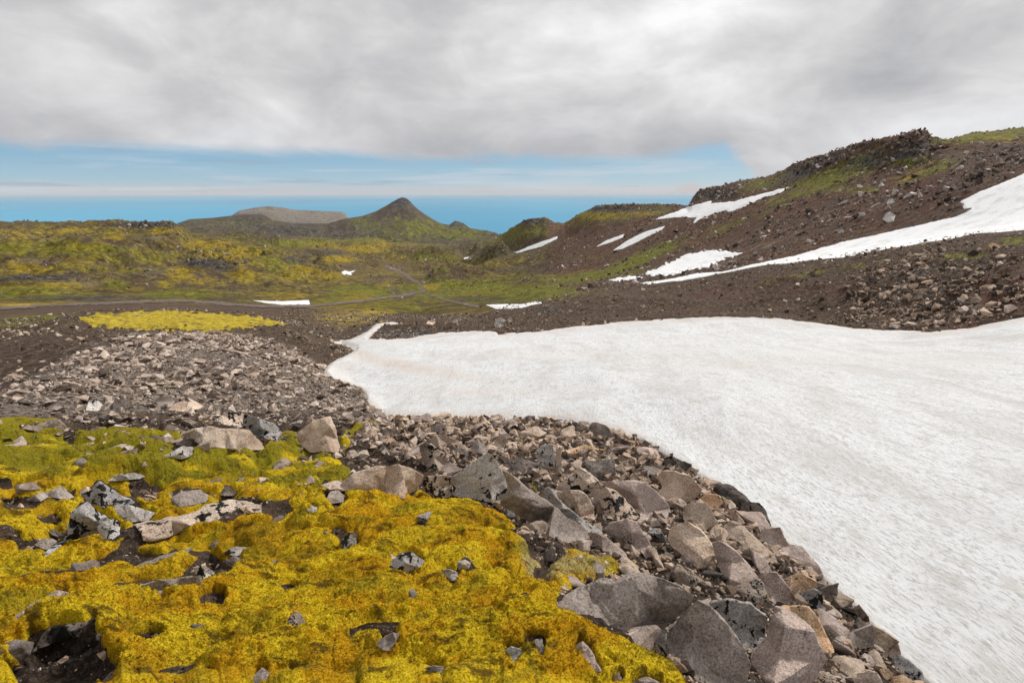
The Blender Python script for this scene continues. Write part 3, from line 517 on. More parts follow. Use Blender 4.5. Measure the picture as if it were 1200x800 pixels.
# moss stays off the stones
hero_px = []
for fr, mt, ol, rp, th, lab in HERO:
    ox, oy, sc = FR[fr]; hero_px.append([(ox+x*sc, oy+y*sc) for x, y in ol])
sub = rowidx <= ROW['F']
HSD = np.full(Z.shape, -40.0)
for P in hero_px:
    Pa = np.array(P)
    HSD[:ROW['F']+1] = np.maximum(HSD[:ROW['F']+1], sdist(BU[:ROW['F']+1], BV[:ROW['F']+1], P, 24))

# ------------------------------------------------------------------ moss blanket
MOSS = [[(-500,1600),(-500,470),(0,486),(60,484),(130,486),(200,497),(240,486),(280,492),(350,498),(420,488),(440,484),(500,494),(505,505),(455,512),(420,520),(400,540),(430,552),(480,570),(560,585),(590,602),(612,628),(636,664),(650,700),(680,728),(740,752),(790,775),(812,815),(850,1600)],
        [(606,562),(628,566),(648,580),(640,586),(618,574)],[(560,532),(590,536),(585,542),(562,540)],[(575,515),(600,508),(640,518),(600,528)],
        [(625,690),(660,640),(700,650),(735,640),(745,662),(700,680),(650,700)]]
nr = ROW['F']+1
bu, bv, gx, gy = BU[:nr], BV[:nr], GX[:nr], GY[:nr]
msd = np.full(bu.shape, -40.)
for P in MOSS: msd = np.maximum(msd, sdist(bu, bv, P, 40))
msd = np.where(rowidx[:nr] > ROW['E']+10, -40, msd)
msd = np.where((bu < 0) & (bv > 520), 40, msd)
cov = fbm(gx/.8, gy/.8, 4, 101); far_sparse = sst(548, 492, bv)
# cushions drawn out along the fall of the slope
w3_, w4_ = worley(cu/.19+3, cv_/.12, 131)
cush = (1-w3_**2)*.028+(fbm(cu/.30, cv_/.16, 4, 143)-.5)*.07
fine = (fbm(gx/.13, gy/.08, 4, 149, .58, True)-.55)*.042+(fbm(gx/.045, gy/.045, 3, 151, .6)-.5)*.018+(fbm(gx/.016, gy/.016, 2, 161, .6)-.5)*.007
crev = sst(.16, .0, w2_-w1_)*.7+sst(.12, 0, w4_-w3_)*.25
gap = sst(.37, .22, fbm(cu/.42, cv_/.17, 4, 171))*sst(720, 600, bu+(bv-600)*.3)
edge = np.clip(msd, -14, 14)/14
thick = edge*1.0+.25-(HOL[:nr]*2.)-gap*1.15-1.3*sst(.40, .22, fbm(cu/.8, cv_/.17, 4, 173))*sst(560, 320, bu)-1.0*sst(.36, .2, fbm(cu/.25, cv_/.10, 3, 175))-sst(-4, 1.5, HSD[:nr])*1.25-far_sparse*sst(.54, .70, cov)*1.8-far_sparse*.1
thick = thick+(cov-.5)*.5
def blur(a, n):
    for ax in (0, 1):
        c = np.cumsum(np.pad(a, [(n+1, n) if k == ax else (0, 0) for k in (0, 1)], mode='edge'), axis=ax)
        a = (np.take(c, range(2*n+1, c.shape[ax]), ax)-np.take(c, range(0, c.shape[ax]-2*n-1), ax))/(2*n+1)
    return a
thick = blur(blur(thick, 2), 2)
mh = sst(-.15, 1.0, thick)
mossz = Z[:nr]+HDEP[:nr]*.1*sst(0, 1., thick)-.022+mh*(.05+cush)+fine*mh-crev*.025*mh
lowz = sst(-.25, 0, thick)
mossz = np.where(thick < 0, Z[:nr]-.03+.008*lowz, mossz)
MZ = Z.copy(); MZ[:nr] = mossz
mmask = np.zeros(Z.shape, bool); mmask[:nr] = thick > -.12
green_t = sst(640, 500, bv+(fbm(gx/.8, gy/.5, 4, 181)-.5)*150)*1.0+.15*np.clip(1-bu/500, 0, 1)*0+np.exp(-(((bu-620)/60)**2+((bv-560)/30)**2))*1.6+np.exp(-(((bu-760)/70)**2+((bv-775)/30)**2))*.7-.1
pale_t = np.exp(-(((bu-632)/26)**2+((bv-645)/48)**2)*1.1)*1.0+np.exp(-(((bu-690)/50)**2+((bv-665)/22)**2))*.7
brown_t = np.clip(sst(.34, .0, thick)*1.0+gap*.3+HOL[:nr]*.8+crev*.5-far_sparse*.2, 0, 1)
def full(a):
    b = np.zeros(Z.shape); b[:nr] = a; return b
moss_face = fall(mmask); moss_face[nr-1:] = False; moss_face[:ROW['B']-14] = False
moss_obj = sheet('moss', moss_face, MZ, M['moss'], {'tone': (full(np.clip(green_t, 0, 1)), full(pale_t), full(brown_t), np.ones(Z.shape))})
tag(moss_obj, 'thick blanket of bright yellow cushion moss covering the near slope at left', 'moss', kind='stuff')
# fuzz: short upright shoots over the nearest cushions
ii, jj = np.nonzero((full(mh) > .45) & (rowidx >= ROW['B']-10) & (RR < 7.5) & (np.abs(AZ)[None] < np.radians(50)))
area = RR[ii, jj]**2
dens = area/ (RR[ii, jj]**1.6)
N = 100000; pick = rng.choice(len(ii), N, p=dens/dens.sum()); ii, jj = ii[pick], jj[pick]
rr_ = RR[ii, jj]; ps = rr_/F
bx = GX[ii, jj]+rng.normal(0, 1, N)*ps*.8; by = GY[ii, jj]+rng.normal(0, 1, N)*ps*.8; bz = MZ[ii, jj]-.004
ang = rng.uniform(0, 2*math.pi, N); wd = (.002+ps*.35)*rng.uniform(.7, 1.3, N); ht = (.005+ps*.8)*rng.uniform(.6, 1.5, N)
lean = rng.normal(0, .6, (N, 2))*ht[:, None]
V = np.empty((N, 3, 3)); V[:, 0] = np.stack([bx-np.cos(ang)*wd, by-np.sin(ang)*wd, bz], 1); V[:, 1] = np.stack([bx+np.cos(ang)*wd, by+np.sin(ang)*wd, bz], 1)
V[:, 2] = np.stack([bx+lean[:, 0], by+lean[:, 1], bz+ht], 1)
tn = np.stack([full(np.clip(green_t, 0, 1))[ii, jj], full(pale_t)[ii, jj], full(brown_t)[ii, jj], np.ones(N)], 1)
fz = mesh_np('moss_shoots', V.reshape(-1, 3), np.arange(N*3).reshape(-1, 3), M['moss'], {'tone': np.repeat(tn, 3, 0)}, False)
fz.parent = moss_obj; fz['kind'] = 'stuff'

# ------------------------------------------------------------------ ground cover painting (world attributes)
def blob(u0, v0, a, b, s=1., rot=0.):
    c, d = math.cos(math.radians(rot)), math.sin(math.radians(rot))
    m = (np.abs(BU-u0) < a*2.4+b*2) & (np.abs(BV-v0) < b*2.4+a*abs(d)*2.4)
    o = np.zeros(BU.shape); x = BU[m]-u0; y = BV[m]-v0; p = (x*c+y*d)/a; q = (-x*d+y*c)/b
    o[m] = s*np.exp(-(p*p+q*q)**1.3*.7); return o
YEL = [(60,274,60,5,.75),(85,271,22,4,.9),(130,276,30,4,.7),(190,272,14,4,.8),(20,279,30,3,.6),(240,287,34,6,.85),(270,298,36,7,.85),(213,320,18,8,1),(285,322,16,10,1,25),(197,331,16,4,.8),(395,303,22,5,1.1),(360,318,34,6,.8,12),(345,325,30,5,.6),(425,292,40,7,.7),(405,372,46,12,.62),(440,366,20,4,.8),(505,336,10,4,.8),(30,357,46,3,.8),(75,355,22,3,.9),(700,253,40,5,.7),(745,250,30,5,.7),(680,262,26,6,.5),(30,316,30,5,.5),(330,345,40,8,.45),(420,350,24,8,.5),(455,333,14,5,.7),(470,300,20,5,.5),(60,333,40,4,.5),(430,368,20,6,.7),(1070,203,40,7,.6,-25),(1010,190,50,8,.5,-15),(1160,162,60,6,.5),(380,290,25,4,.6),(475,275,10,5,.4),(240,329,26,4,.5),(300,308,30,5,.5),(560,310,40,4,.3)]
GRN = [(70,291,80,8,.85),(120,292,40,6,.8),(0,292,40,8,.8),(160,303,60,5,.7),(190,298,40,5,.6),(100,316,90,3,.7),(136,334,16,6,1),(20,342,40,7,.85),(70,346,50,5,.6),(210,344,40,8,.9),(180,348,30,5,.6),(330,313,34,9,.7,20),(350,285,50,4,.7),(300,290,30,4,.5),(420,345,34,9,1.1),(400,352,28,6,.8),(560,338,70,8,1.1),(610,342,70,9,1.1),(540,346,50,5,1.1),(700,322,60,7,.9,-8),(745,305,60,8,1.,-22),(690,300,26,5,.3),(650,325,50,5,.7),(500,300,50,6,.4),(450,357,40,3,.8),(480,362,30,3,.6),(990,200,70,14,1.,-20),(950,222,60,7,.8,-20),(1150,160,80,7,1.,-6),(1060,190,40,8,.9),(1090,200,40,6,.8,-20),(1000,222,30,5,.8),(900,214,40,8,.8,-15),(820,275,60,8,.3,-25),(860,262,60,6,.5,-22),(700,250,60,10,.8),(760,246,30,6,.8),(1130,300,36,5,.7),(1188,283,18,5,.9),(950,320,80,4,.5,-10),(480,268,70,14,.75),(300,262,60,6,.5),(430,262,30,8,.6),(540,275,40,7,.8),(440,280,60,6,.6),(590,280,20,6,.4),(615,272,26,5,.7),(60,392,60,6,.7),(40,380,70,4,.8),(20,400,50,8,.7),(60,372,60,4,.7),(190,362,60,2,.4),(330,375,40,6,.3),(20,420,40,10,.45)]
REDB = [(1075,215,60,14,.9),(930,250,90,16,.6,-20),(1100,235,60,14,.7),(150,340,50,7,.8),(110,337,40,4,.7),(1185,350,60,30,.85),(1150,380,60,10,.7),(470,308,50,4,.6),(500,364,60,4,.6),(660,318,60,3,.6),(960,340,120,12,.5),(860,345,80,10,.5),(380,342,30,8,.5),(40,395,50,14,.6),(60,430,60,16,.5),(1010,250,60,14,.5)]
DRK = [(240,308,26,5,1.3),(262,313,14,5,1),(100,277,30,4,.9),(170,263,46,3,1.1),(1035,185,60,11,.85,-15),(1076,168,16,10,.9),(950,197,50,7,.9,-22),(624,259,16,4,.9),(720,245,60,3,1),(835,228,26,6,1.2),(55,276,16,3,.6),(380,296,30,5,.7),(345,304,20,5,.7),(40,326,60,4,.9),(100,350,90,4,.8),(230,366,60,3,.4),(600,315,60,6,.4),(480,390,60,6,.9),(440,386,16,5,1),(335,385,26,8,.7),(360,395,30,10,.8),(380,410,30,10,.9),(470,238,14,5,1.2),(533,262,10,4,1),(330,270,60,12,.7),(290,256,30,5,.7),(395,272,60,10,.5),(560,350,40,3,.8),(640,362,60,4,.5),(560,292,60,10,.5),(880,315,50,5,.4),(1100,315,90,10,.6,-8),(150,283,30,8,.5,-30)]
STN = [(300,258,30,4,.4),(150,292,60,4,.6,-22),(40,306,60,5,.55),(170,318,70,6,.5),(95,334,30,4,.8),(1140,355,30,20,.8),(1070,345,60,14,.7),(1000,345,60,12,.45),(900,275,90,20,.35,-20),(1000,240,90,20,.35,-20),(700,355,90,12,.25),(330,252,60,6,.0)]
def paint(lst):
    o = np.zeros(Z.shape)
    for t in lst: o = np.maximum(o, blob(*t))
    return o
farm = rowidx >= ROW['H']-8
cY = paint(YEL)*farm; cG = paint(GRN)*farm; cR = paint(REDB)*farm; cD = paint(DRK)*farm; cS = paint(STN)*farm
lo = (1-right)*band('J', 'M')
cY = np.clip(cY*.85+lo*(fbm(GX/60, GY/60, 4, 201)-.30)*.9, 0, 1.3); cG = np.clip(cG+lo*(fbm(GX/70, GY/70, 4, 211)-.28)*1.1, 0, 1.3)
# plateau moss beyond the slate mound
cY = np.maximum(cY, sst(-2, 4, sdist(BU, BV, [(88,372),(120,366),(200,362),(260,365),(310,372),(345,381),(300,384),(270,388),(240,391),(200,388),(150,386),(110,382)], 20)+NX*12)*(.85+.5*(fbm(GX/3, GY/3, 4, 217)-.35))*band('F', 'H'))
cY = np.where(band('A', 'F'), 0, cY)
near_g = band('A', 'F')
mnd = sst(-14, 8, sdist(BU, BV, [(-40,500),(0,465),(60,432),(110,400),(160,392),(250,390),(290,395),(340,408),(385,436),(430,465),(440,485),(300,482),(100,486)], 40))*band('D', 'H')
cS = np.maximum(cS, mnd*.62); cG = np.where(near_g, blob(195,449,14,6,1.1)+blob(30,500,60,10,.4), cG)
tr = [[(-60,366),(60,358),(140,355),(210,352),(300,359),(360,359),(430,352),(475,346),(497,341),(490,332),(480,325),(466,317),(452,312)],[(497,343),(520,351),(560,360)],[(455,341),(463,338),(455,331),(430,328),(412,325),(405,321)]]
tw = [2.4, 1.7, .9]
road_d = np.full(Z.shape, 9.); mm = band('I', 'L') & (BU < 620) & (BV > 300)
for P, w in zip(tr, tw):
    d = pline(BU[mm], BV[mm], P, 1.3)-w; road_d[mm] = np.minimum(road_d[mm], d+NX[mm]*4)
far_land = rowidx >= ROW['R']
cS = np.where(far_land, .75+.2*fbm(GX/500, GY/300, 3, 221), cS); cG = np.where(far_land, .35*fbm(GX/700, GY/300, 3, 231), cG)
cover = (np.clip(cY, 0, 1), np.clip(cG, 0, 1), np.clip(cS, 0, 1), np.clip(cR, 0, 1))
cover2 = (np.clip(cD, 0, 1), np.zeros(Z.shape), np.zeros(Z.shape), np.ones(Z.shape))
AT = {'cover': cover, 'cover2': cover2}
def rows_mask(a, b):
    m = np.zeros((NI-1, NJ-1), bool); m[ROW[a]:ROW[b]] = True; return m
isr = (BU[:-1, :-1] > 0)
o = sheet('ground', rows_mask('A', 'F'), Z, M['near'], AT); tag(o, kind='structure')
o = sheet('moraine', rows_mask('F', 'J'), Z, M['mid'], AT); tag(o, kind='structure')
azr = np.interp(np.arange(NJ-1), np.arange(NJ), AZ) > float(aztan(640, 330)[0])
o = sheet('valley', rows_mask('J', 'N') & ~azr[None], Z, M['far'], AT); tag(o, kind='structure')
o = sheet('hillside', rows_mask('J', 'N') & azr[None], Z, M['hill'], AT); tag(o, kind='structure')
o = sheet('mountain', rows_mask('N', 'R'), Z, M['mtn'], AT); tag(o, kind='structure')
o = sheet('headland', rows_mask('R', 'U'), Z, M['mtn'], AT); tag(o, kind='structure')
# dirt track
rm = NT('dirt_track'); rn = rm.noise(rm.geo.outputs['Position'], .25, 9, .8)
M['track'] = rm.finish(rm.ramp(rn, [(.36, (.07,.05,.038)), (.5, (.13,.10,.082)), (.64, (.24,.19,.165))]), .95, rn, .1, .6, .1)
o = sheet('dirt_road', fall(road_d < 0), Z+.15, M['track']); tag(o, kind='structure')

# ------------------------------------------------------------------ snow
def snow_obj(name, sd, base, lift, thr=0.):
    z = base+lift*(sst(-.5, 3.5, sd)-.25)
    dirt = sst(-2, 1.5, -sd+1.5)*.0
    return z
und = (fbm(GX/9, GY/5, 4, 301)-.5)*.55+(fbm(GX/2.2, GY/1.2, 3, 303)-.5)*.07
w_s = np.clip(RR/30, .25, 1.)*sst(0, 12, sd_main)
zs = GZ0+und*w_s*.8+(.02+.004*RR)*(sst(-1, 5, sd_main)-.3)-.05*sst(4, -2, sd_main)
dirt = np.zeros(Z.shape)
for t in [(455,438,60,6,.75,12),(520,450,60,6,.55,10),(560,470,70,5,.35),(400,445,20,14,.35),(700,430,120,6,.25),(900,440,160,8,.3),(1090,440,90,8,.3),(560,396,60,3,.4)]: dirt = np.maximum(dirt, blob(*t))
dirt = np.maximum(dirt, sst(12, 0, sd_main)*.6)
o = sheet('snowfield', fm(sd_main > 0) & (np.arange(NI-1)[:, None] >= ROW['C']), zs, M['snow'], {'dirt': (dirt, dirt, dirt, dirt)}); tag(o, kind='structure')
zero = np.zeros(Z.shape)
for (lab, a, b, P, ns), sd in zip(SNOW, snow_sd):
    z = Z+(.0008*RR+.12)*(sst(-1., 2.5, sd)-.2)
    o = sheet('snow_patch', fm(sd > 0), z, M['brightened'], {'dirt': (zero, zero, zero, zero)})
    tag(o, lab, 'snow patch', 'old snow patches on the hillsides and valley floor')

# ------------------------------------------------------------------ rock shapes
def noise_disp(bm, size, seed, amp=.03, fr=3.):
    bm.normal_update(); off = Vector((seed*3.1, seed*1.7, seed*.9))
    new = []
    for v in bm.verts:
        p = v.co/size*fr+off
        d = (mnoise.fractal(p*1.3, .8, 2., 5)*.8+mnoise.noise(p*.7))*amp
        c = mnoise.cell(p*1.1)*.5*amp
        new.append(v.co+v.normal*(d+c)*size)
    for v, c in zip(bm.verts, new): v.co = c
def to_obj(name, bm, mat, ang=24, center=True):
    bmesh.ops.recalc_face_normals(bm, faces=bm.faces)
    c = Vector((0, 0, 0))
    if center:
        xs = [v.co for v in bm.verts]; c = sum(xs, Vector())/len(xs); zmin = min(v.z for v in xs)
        c = Vector((c.x, c.y, zmin))
        for v in bm.verts: v.co -= c
    me = bpy.data.meshes.new(name); bm.to_mesh(me); bm.free(); me.materials.append(mat)
    me.polygons.foreach_set('use_smooth', [True]*len(me.polygons)); me.set_sharp_from_angle(angle=math.radians(ang))
    o = bpy.data.objects.new(name, me); o.location = c; COL.objects.link(o); return o

def hero(idx):
    fr, mt, ol, rp, th, lab = HERO[idx]
    ox, oy, sc = FR[fr]; rnd = random.Random(idx*13+5)
    P = []
    n = len(ol)
    for i in range(n):                              # outline with small chipped irregularities
        x1, y1 = ol[i]; x2, y2 = ol[(i+1) % n]
        P.append((ox+x1*sc, oy+y1*sc))
        L = math.hypot(x2-x1, y2-y1)*sc
        if L > 14:
            k = rnd.uniform(.35, .65); q = rnd.uniform(-.05, .05)
            P.append((ox+(x1+(x2-x1)*k+(y2-y1)*q)*sc, oy+(y1+(y2-y1)*k-(x2-x1)*q)*sc))
    us = [p[0] for p in P]; vs = [p[1] for p in P]
    vb = max(vs); ub = [u for u, v in P if v > vb-.25*(vb-min(vs))]; ub = sum(ub)/len(ub)
    vbh = min(vb, 812)
    rmin = 60 if fr in 'kl' else (95 if fr == 'm' else 1.2)
    r0 = hit(ub, vbh-1, rmin, 30.); 
    wpx = math.sqrt((max(us)-min(us))*(max(vs)-min(vs))); size = wpx/F*r0*1.05
    rscale = r0*1.0
    def rad(u, v):
        rt = hit(u, min(v, 812), rmin, r0+2*size)
        return r0-(.045 if fr in 'fghi' else 0.)+min(max(rt-r0, -.3*size), .95*size)*.5
    n = len(P); pts2 = [Vector((u, -v)) for u, v in P]
    inner = [(ox+x*sc, oy+y*sc, b) for x, y, b in rp]
    pts = pts2+[Vector((u, -v)) for u, v, b in inner]
    res = delaunay_2d_cdt(pts, [(i, (i+1) % n) for i in range(n)], [], 1, 1e-4)
    bm = bmesh.new(); fv = []
    for k, co in enumerate(res[0]):
        src = res[3][k][0] if len(res[3][k]) else 0
        b = 0. if src < n else inner[src-n][2]
        u, v = co.x, -co.y
        edge_in = rnd.uniform(-.02, .05)*size if src < n else 0
        fv.append(bm.verts.new(point(u, v, rad(u, v)-b*size*1.15+edge_in)))
    for f in res[2]:
        try: bm.faces.new([fv[i] for i in f])
        except ValueError: pass
    # back shell
    bnd = [e for e in bm.edges if len(e.link_faces) == 1]
    r_ = bmesh.ops.extrude_edge_only(bm, edges=bnd)
    nv = [g for g in r_['geom'] if isinstance(g, bmesh.types.BMVert)]
    c = sum((v.co for v in nv), Vector())/len(nv); hd = Vector((c.x, c.y, 0)).normalized()
    for v in nv:
        v.co = c+(v.co-c)*.82+hd*th*size*.45+Vector((0, 0, -.12*size*th))
    bnd = [e for e in bm.edges if len(e.link_faces) == 1]
    r_ = bmesh.ops.extrude_edge_only(bm, edges=bnd)
    nv = [g for g in r_['geom'] if isinstance(g, bmesh.types.BMVert)]
    for v in nv: v.co = c+(v.co-c)*.5+hd*th*size*.45+Vector((0, 0, -.25*size*th))
    bnd = [e for e in bm.edges if len(e.link_faces) == 1]
    bmesh.ops.holes_fill(bm, edges=bnd, sides=0)
    bmesh.ops.triangulate(bm, faces=bm.faces)
    bmesh.ops.recalc_face_normals(bm, faces=bm.faces)
    bmesh.ops.bevel(bm, geom=[e for e in bm.edges if len(e.link_faces) == 2 and e.calc_face_angle(0) > .5], offset=size*.010, segments=1, affect='EDGES', clamp_overlap=True)
    target = max(size/60, 2.2*r0/F)
    for it in range(5):
        es = [e for e in bm.edges if e.calc_length() > target*1.6]
        if not es or len(bm.faces) > 14000: break
        bmesh.ops.subdivide_edges(bm, edges=es, cuts=1, use_grid_fill=True)
        bmesh.ops.triangulate(bm, faces=[f for f in bm.faces if len(f.verts) > 4])
    noise_disp(bm, size, idx+1, .024, 3.2)
    o = to_obj('rock', bm, M[mt]); tag(o, lab, 'rock'); return o, r0, size
hero_objs = []
for i in range(len(HERO)):
    o, r0, size = hero(i); hero_objs.append((o, r0, size, np.mean([p[0] for p in hero_px[i]]), np.mean([p[1] for p in hero_px[i]])))

# ------------------------------------------------------------------ generic stones
def hull_rock(seed, npt=14, sx=1., sy=.75, sz=.6, sub=3, amp=.03):
    r = random.Random(seed); bm = bmesh.new()
    for _ in range(npt):
        p = Vector((r.uniform(-1, 1), r.uniform(-1, 1), r.uniform(-1, 1)))
        m = max(abs(p.x), abs(p.y), abs(p.z)); p = p/m*r.uniform(.75, 1) if r.random() < .75 else p.normalized()
        bm.verts.new((p.x*sx*.5, p.y*sy*.5, p.z*sz*.5))
    h = bmesh.ops.convex_hull(bm, input=bm.verts)
    for v in [g for g in h['geom_interior'] if isinstance(g, bmesh.types.BMVert)]: bm.verts.remove(v)
    for v in [v for v in bm.verts if not v.link_faces]: bm.verts.remove(v)
    bmesh.ops.dissolve_limit(bm, angle_limit=.22, verts=bm.verts, edges=bm.edges)
    bmesh.ops.triangulate(bm, faces=bm.faces)
    if sub:
        bmesh.ops.bevel(bm, geom=list(bm.edges), offset=.02, segments=1, affect='EDGES', clamp_overlap=True)
        bmesh.ops.triangulate(bm, faces=bm.faces)
        for it in range(sub):
            es = [e for e in bm.edges if e.calc_length() > .06]
            bmesh.ops.subdivide_edges(bm, edges=es, cuts=1, use_grid_fill=True)
            bmesh.ops.triangulate(bm, faces=bm.faces)
        noise_disp(bm, 1., seed, amp, 3.)
    return bm
PROTO = []
for k in range(16):
    bm = hull_rock(100+k, 11+k % 6, 1., random.Random(k).uniform(.55, .9), random.Random(k+50).uniform(.35, .75)); 
    me = bpy.data.meshes.new('rock'); bmesh.ops.recalc_face_normals(bm, faces=bm.faces); bm.to_mesh(me); bm.free()
    me.polygons.foreach_set('use_smooth', [True]*len(me.polygons)); me.set_sharp_from_angle(angle=math.radians(22)); PROTO.append(me)
PM = {}
def proto(k, mat):
    if (k, mat) not in PM:
        me = PROTO[k].copy(); me.materials.append(M[mat]); PM[(k, mat)] = me
    return PM[(k, mat)]

SC_POLY = [(425,488),(500,490),(560,490),(640,491),(700,499),(750,514),(800,546),(850,578),(900,618),(950,668),(1000,712),(1050,768),(1105,822),(1120,1000),(860,1000),(812,815),(790,775),(740,740),(700,700),(660,690),(640,650),(610,620),(585,590),(540,560),(480,540),(440,520)]
sc_sd = np.full(Z.shape, -40.); sc_sd[:ROW['F']] = sdist(BU[:ROW['F']], BV[:ROW['F']], SC_POLY, 40)
cell_area = np.zeros(Z.shape)
dr_ = np.gradient(RR, axis=0); daz = np.gradient(AZ)[None]
cell_area = np.abs(dr_)*RR*daz
inframe = (BU > -60) & (BU < 1260) & (BV < 850)
def sampler(w, n, power=0.):
    w = (w*cell_area*RR**power).ravel(); w = w/w.sum()
    idx = rng.choice(w.size, n, p=w); return idx//NJ, idx % NJ
def gnormal(i, j):
    i = min(max(i, 1), NI-2); j = min(max(j, 1), NJ-2)
    a = Vector((GX[i+1, j]-GX[i-1, j], GY[i+1, j]-GY[i-1, j], Z[i+1, j]-Z[i-1, j])); b = Vector((GX[i, j+1]-GX[i, j-1], GY[i, j+1]-GY[i, j-1], Z[i, j+1]-Z[i, j-1]))
    n = b.cross(a).normalized(); return n if n.z > 0 else -n

hero_uv = np.array([[h[3], h[4]] for h in hero_objs])
HEROIDX = [i for i, H in enumerate(HERO)]
CUT = {'in','on','at','below','above','behind','left','right','wedged','leaning','standing','pointing','near','against','under','lying','tucked','running','perched','hanging','sticking','high','directly','just','lower','sunk','placed','beneath','between','midway','of','facing','sloping','along','touching','uphill','half','edging','forming','set','tilted','curled','to'}
def short(t):
    w = t.split(',')[0].split(); o = []
    for x in w:
        if x in CUT: break
        o.append(x)
    return ' '.join(o[:6])
SHORT = [short(H[5]) for H in HERO]
used_labels = {}
placed = []
def place_stone(i, j, s, mats, grp, wh, sink=.25, over=False):
    u, v = BU[i, j], BV[i, j]
    k = random.randrange(16); mat = random.choice(mats)
    o = bpy.data.objects.new('rock', proto(k, mat)); COL.objects.link(o)
    nrm = gnormal(i, j); q = Vector((0, 0, 1)).rotation_difference((nrm+Vector((0, 0, 1))).normalized())
    e = (q.to_matrix() @ Matrix.Rotation(random.uniform(0, 6.28), 3, 'Z') @ Matrix.Rotation(random.gauss(0, .35), 3, 'X') @ Matrix.Rotation(random.gauss(0, .35), 3, 'Y'))
    sc = (s*random.uniform(.85, 1.2), s*random.uniform(.8, 1.1), s*random.uniform(.75, 1.15))
    o.rotation_euler = e.to_euler(); o.scale = sc
    o.location = (GX[i, j], GY[i, j], Z[i, j]+s*(.5*.6-sink))
    cname = {'tan':'tan','tanspot':'black spotted tan','grey':'dark grey','greyspot':'black spotted grey','mauve':'mauve','dark':'blackish','pale':'pale','orange':'orange brown','slate':'brown grey'}[mat]
    px = s/RR[i, j]*F
    size = 'large' if px > 34 else 'medium sized' if px > 20 else 'small' if px > 11 else 'tiny'
    d = hero_uv-np.array([[u, v]]); dd = np.hypot(d[:, 0], d[:, 1]); order = np.argsort(dd)
    lab = None
    shape = ['angular','blocky','wedge shaped','flat','jagged','squat','chunky','pointed'][k % 8]
    for h in order[:30]:
        dx, dy = -d[h]
        ref = SHORT[h]
        if SHORT.count(ref) > 1 or len(ref.split()) < 3: continue
        dirn = ('right of' if dx > 0 else 'left of') if abs(dx) > 1.3*abs(dy) else ('just below' if dy > 0 else 'just above') if abs(dy) > 1.3*abs(dx) else (('lower right of' if dx > 0 else 'lower left of') if dy > 0 else ('upper right of' if dx > 0 else 'upper left of'))
        cand = f'{size} {cname} stone {dirn} the {ref}'
        if cand not in used_labels and len(cand.split()) <= 16: lab = cand; break
        cand = f'{size} {cname} stone a little further {dirn} the {ref}'
        if cand not in used_labels and len(cand.split()) <= 16: lab = cand; break
    if lab is None: lab = f'{size} {cname} stone {wh}'
    used_labels[lab] = 1
    tag(o, lab, 'rock', grp); placed.append((u, v, px)); return o
# bank boulders of individual size (rejection against heroes and one another)
w = (sc_sd > -2)*inframe*(sd_main < 2)
gi, gj = sampler(w*1., 9000, -1.)
count = 0
def try_place(gi, gj, sizes, limit, mats, grp, wh, gapf=.33, hsd_lim=3.):
    global count
    n = 0
    for i, j, s in zip(gi, gj, sizes):
        if n >= limit: break
        u, v = BU[i, j], BV[i, j]; px = s/RR[i, j]*F
        if HSD[i, j] > hsd_lim-px*.15: continue
        if any(abs(u-a) < (px+c)*gapf and abs(v-b) < (px+c)*gapf*.75 for a, b, c in placed): continue
        place_stone(i, j, s, mats, grp, wh); n += 1
    return n
sizes = np.sort(rng.pareto(2.0, 9000)*.13+.14)[::-1]; sizes = np.clip(sizes, .12, .62)
sizes = np.where(RR[gi, gj] < 5, np.minimum(sizes, .30), sizes)
BM = ['tan','mauve','tanspot','mauve','grey','tan','orange','dark','tanspot','greyspot','mauve','tan']
n1 = try_place(gi, gj, sizes, 165, BM, 'angular stones heaped in the rock bank beside the snowfield', 'heaped in the rock bank beside the snowfield')
# loose stones poking from the moss
w = full((msd > 0)*1.)*inframe*(HSD < -6)
gi, gj = sampler(w*1., 3000, -1.2); sizes = np.clip(np.sort(rng.pareto(2.5, 3000)*.05+.07)[::-1], .06, .35)*np.clip(RR[gi, gj]/8, .5, 1.2)
n2 = try_place(gi, gj, sizes, 34, ['grey','greyspot','pale','mauve','tanspot'], 'loose stones poking out of the yellow moss', 'poking out of the yellow moss', 1.2)
print('placed', n1, n2, 'heroes', len(HERO))

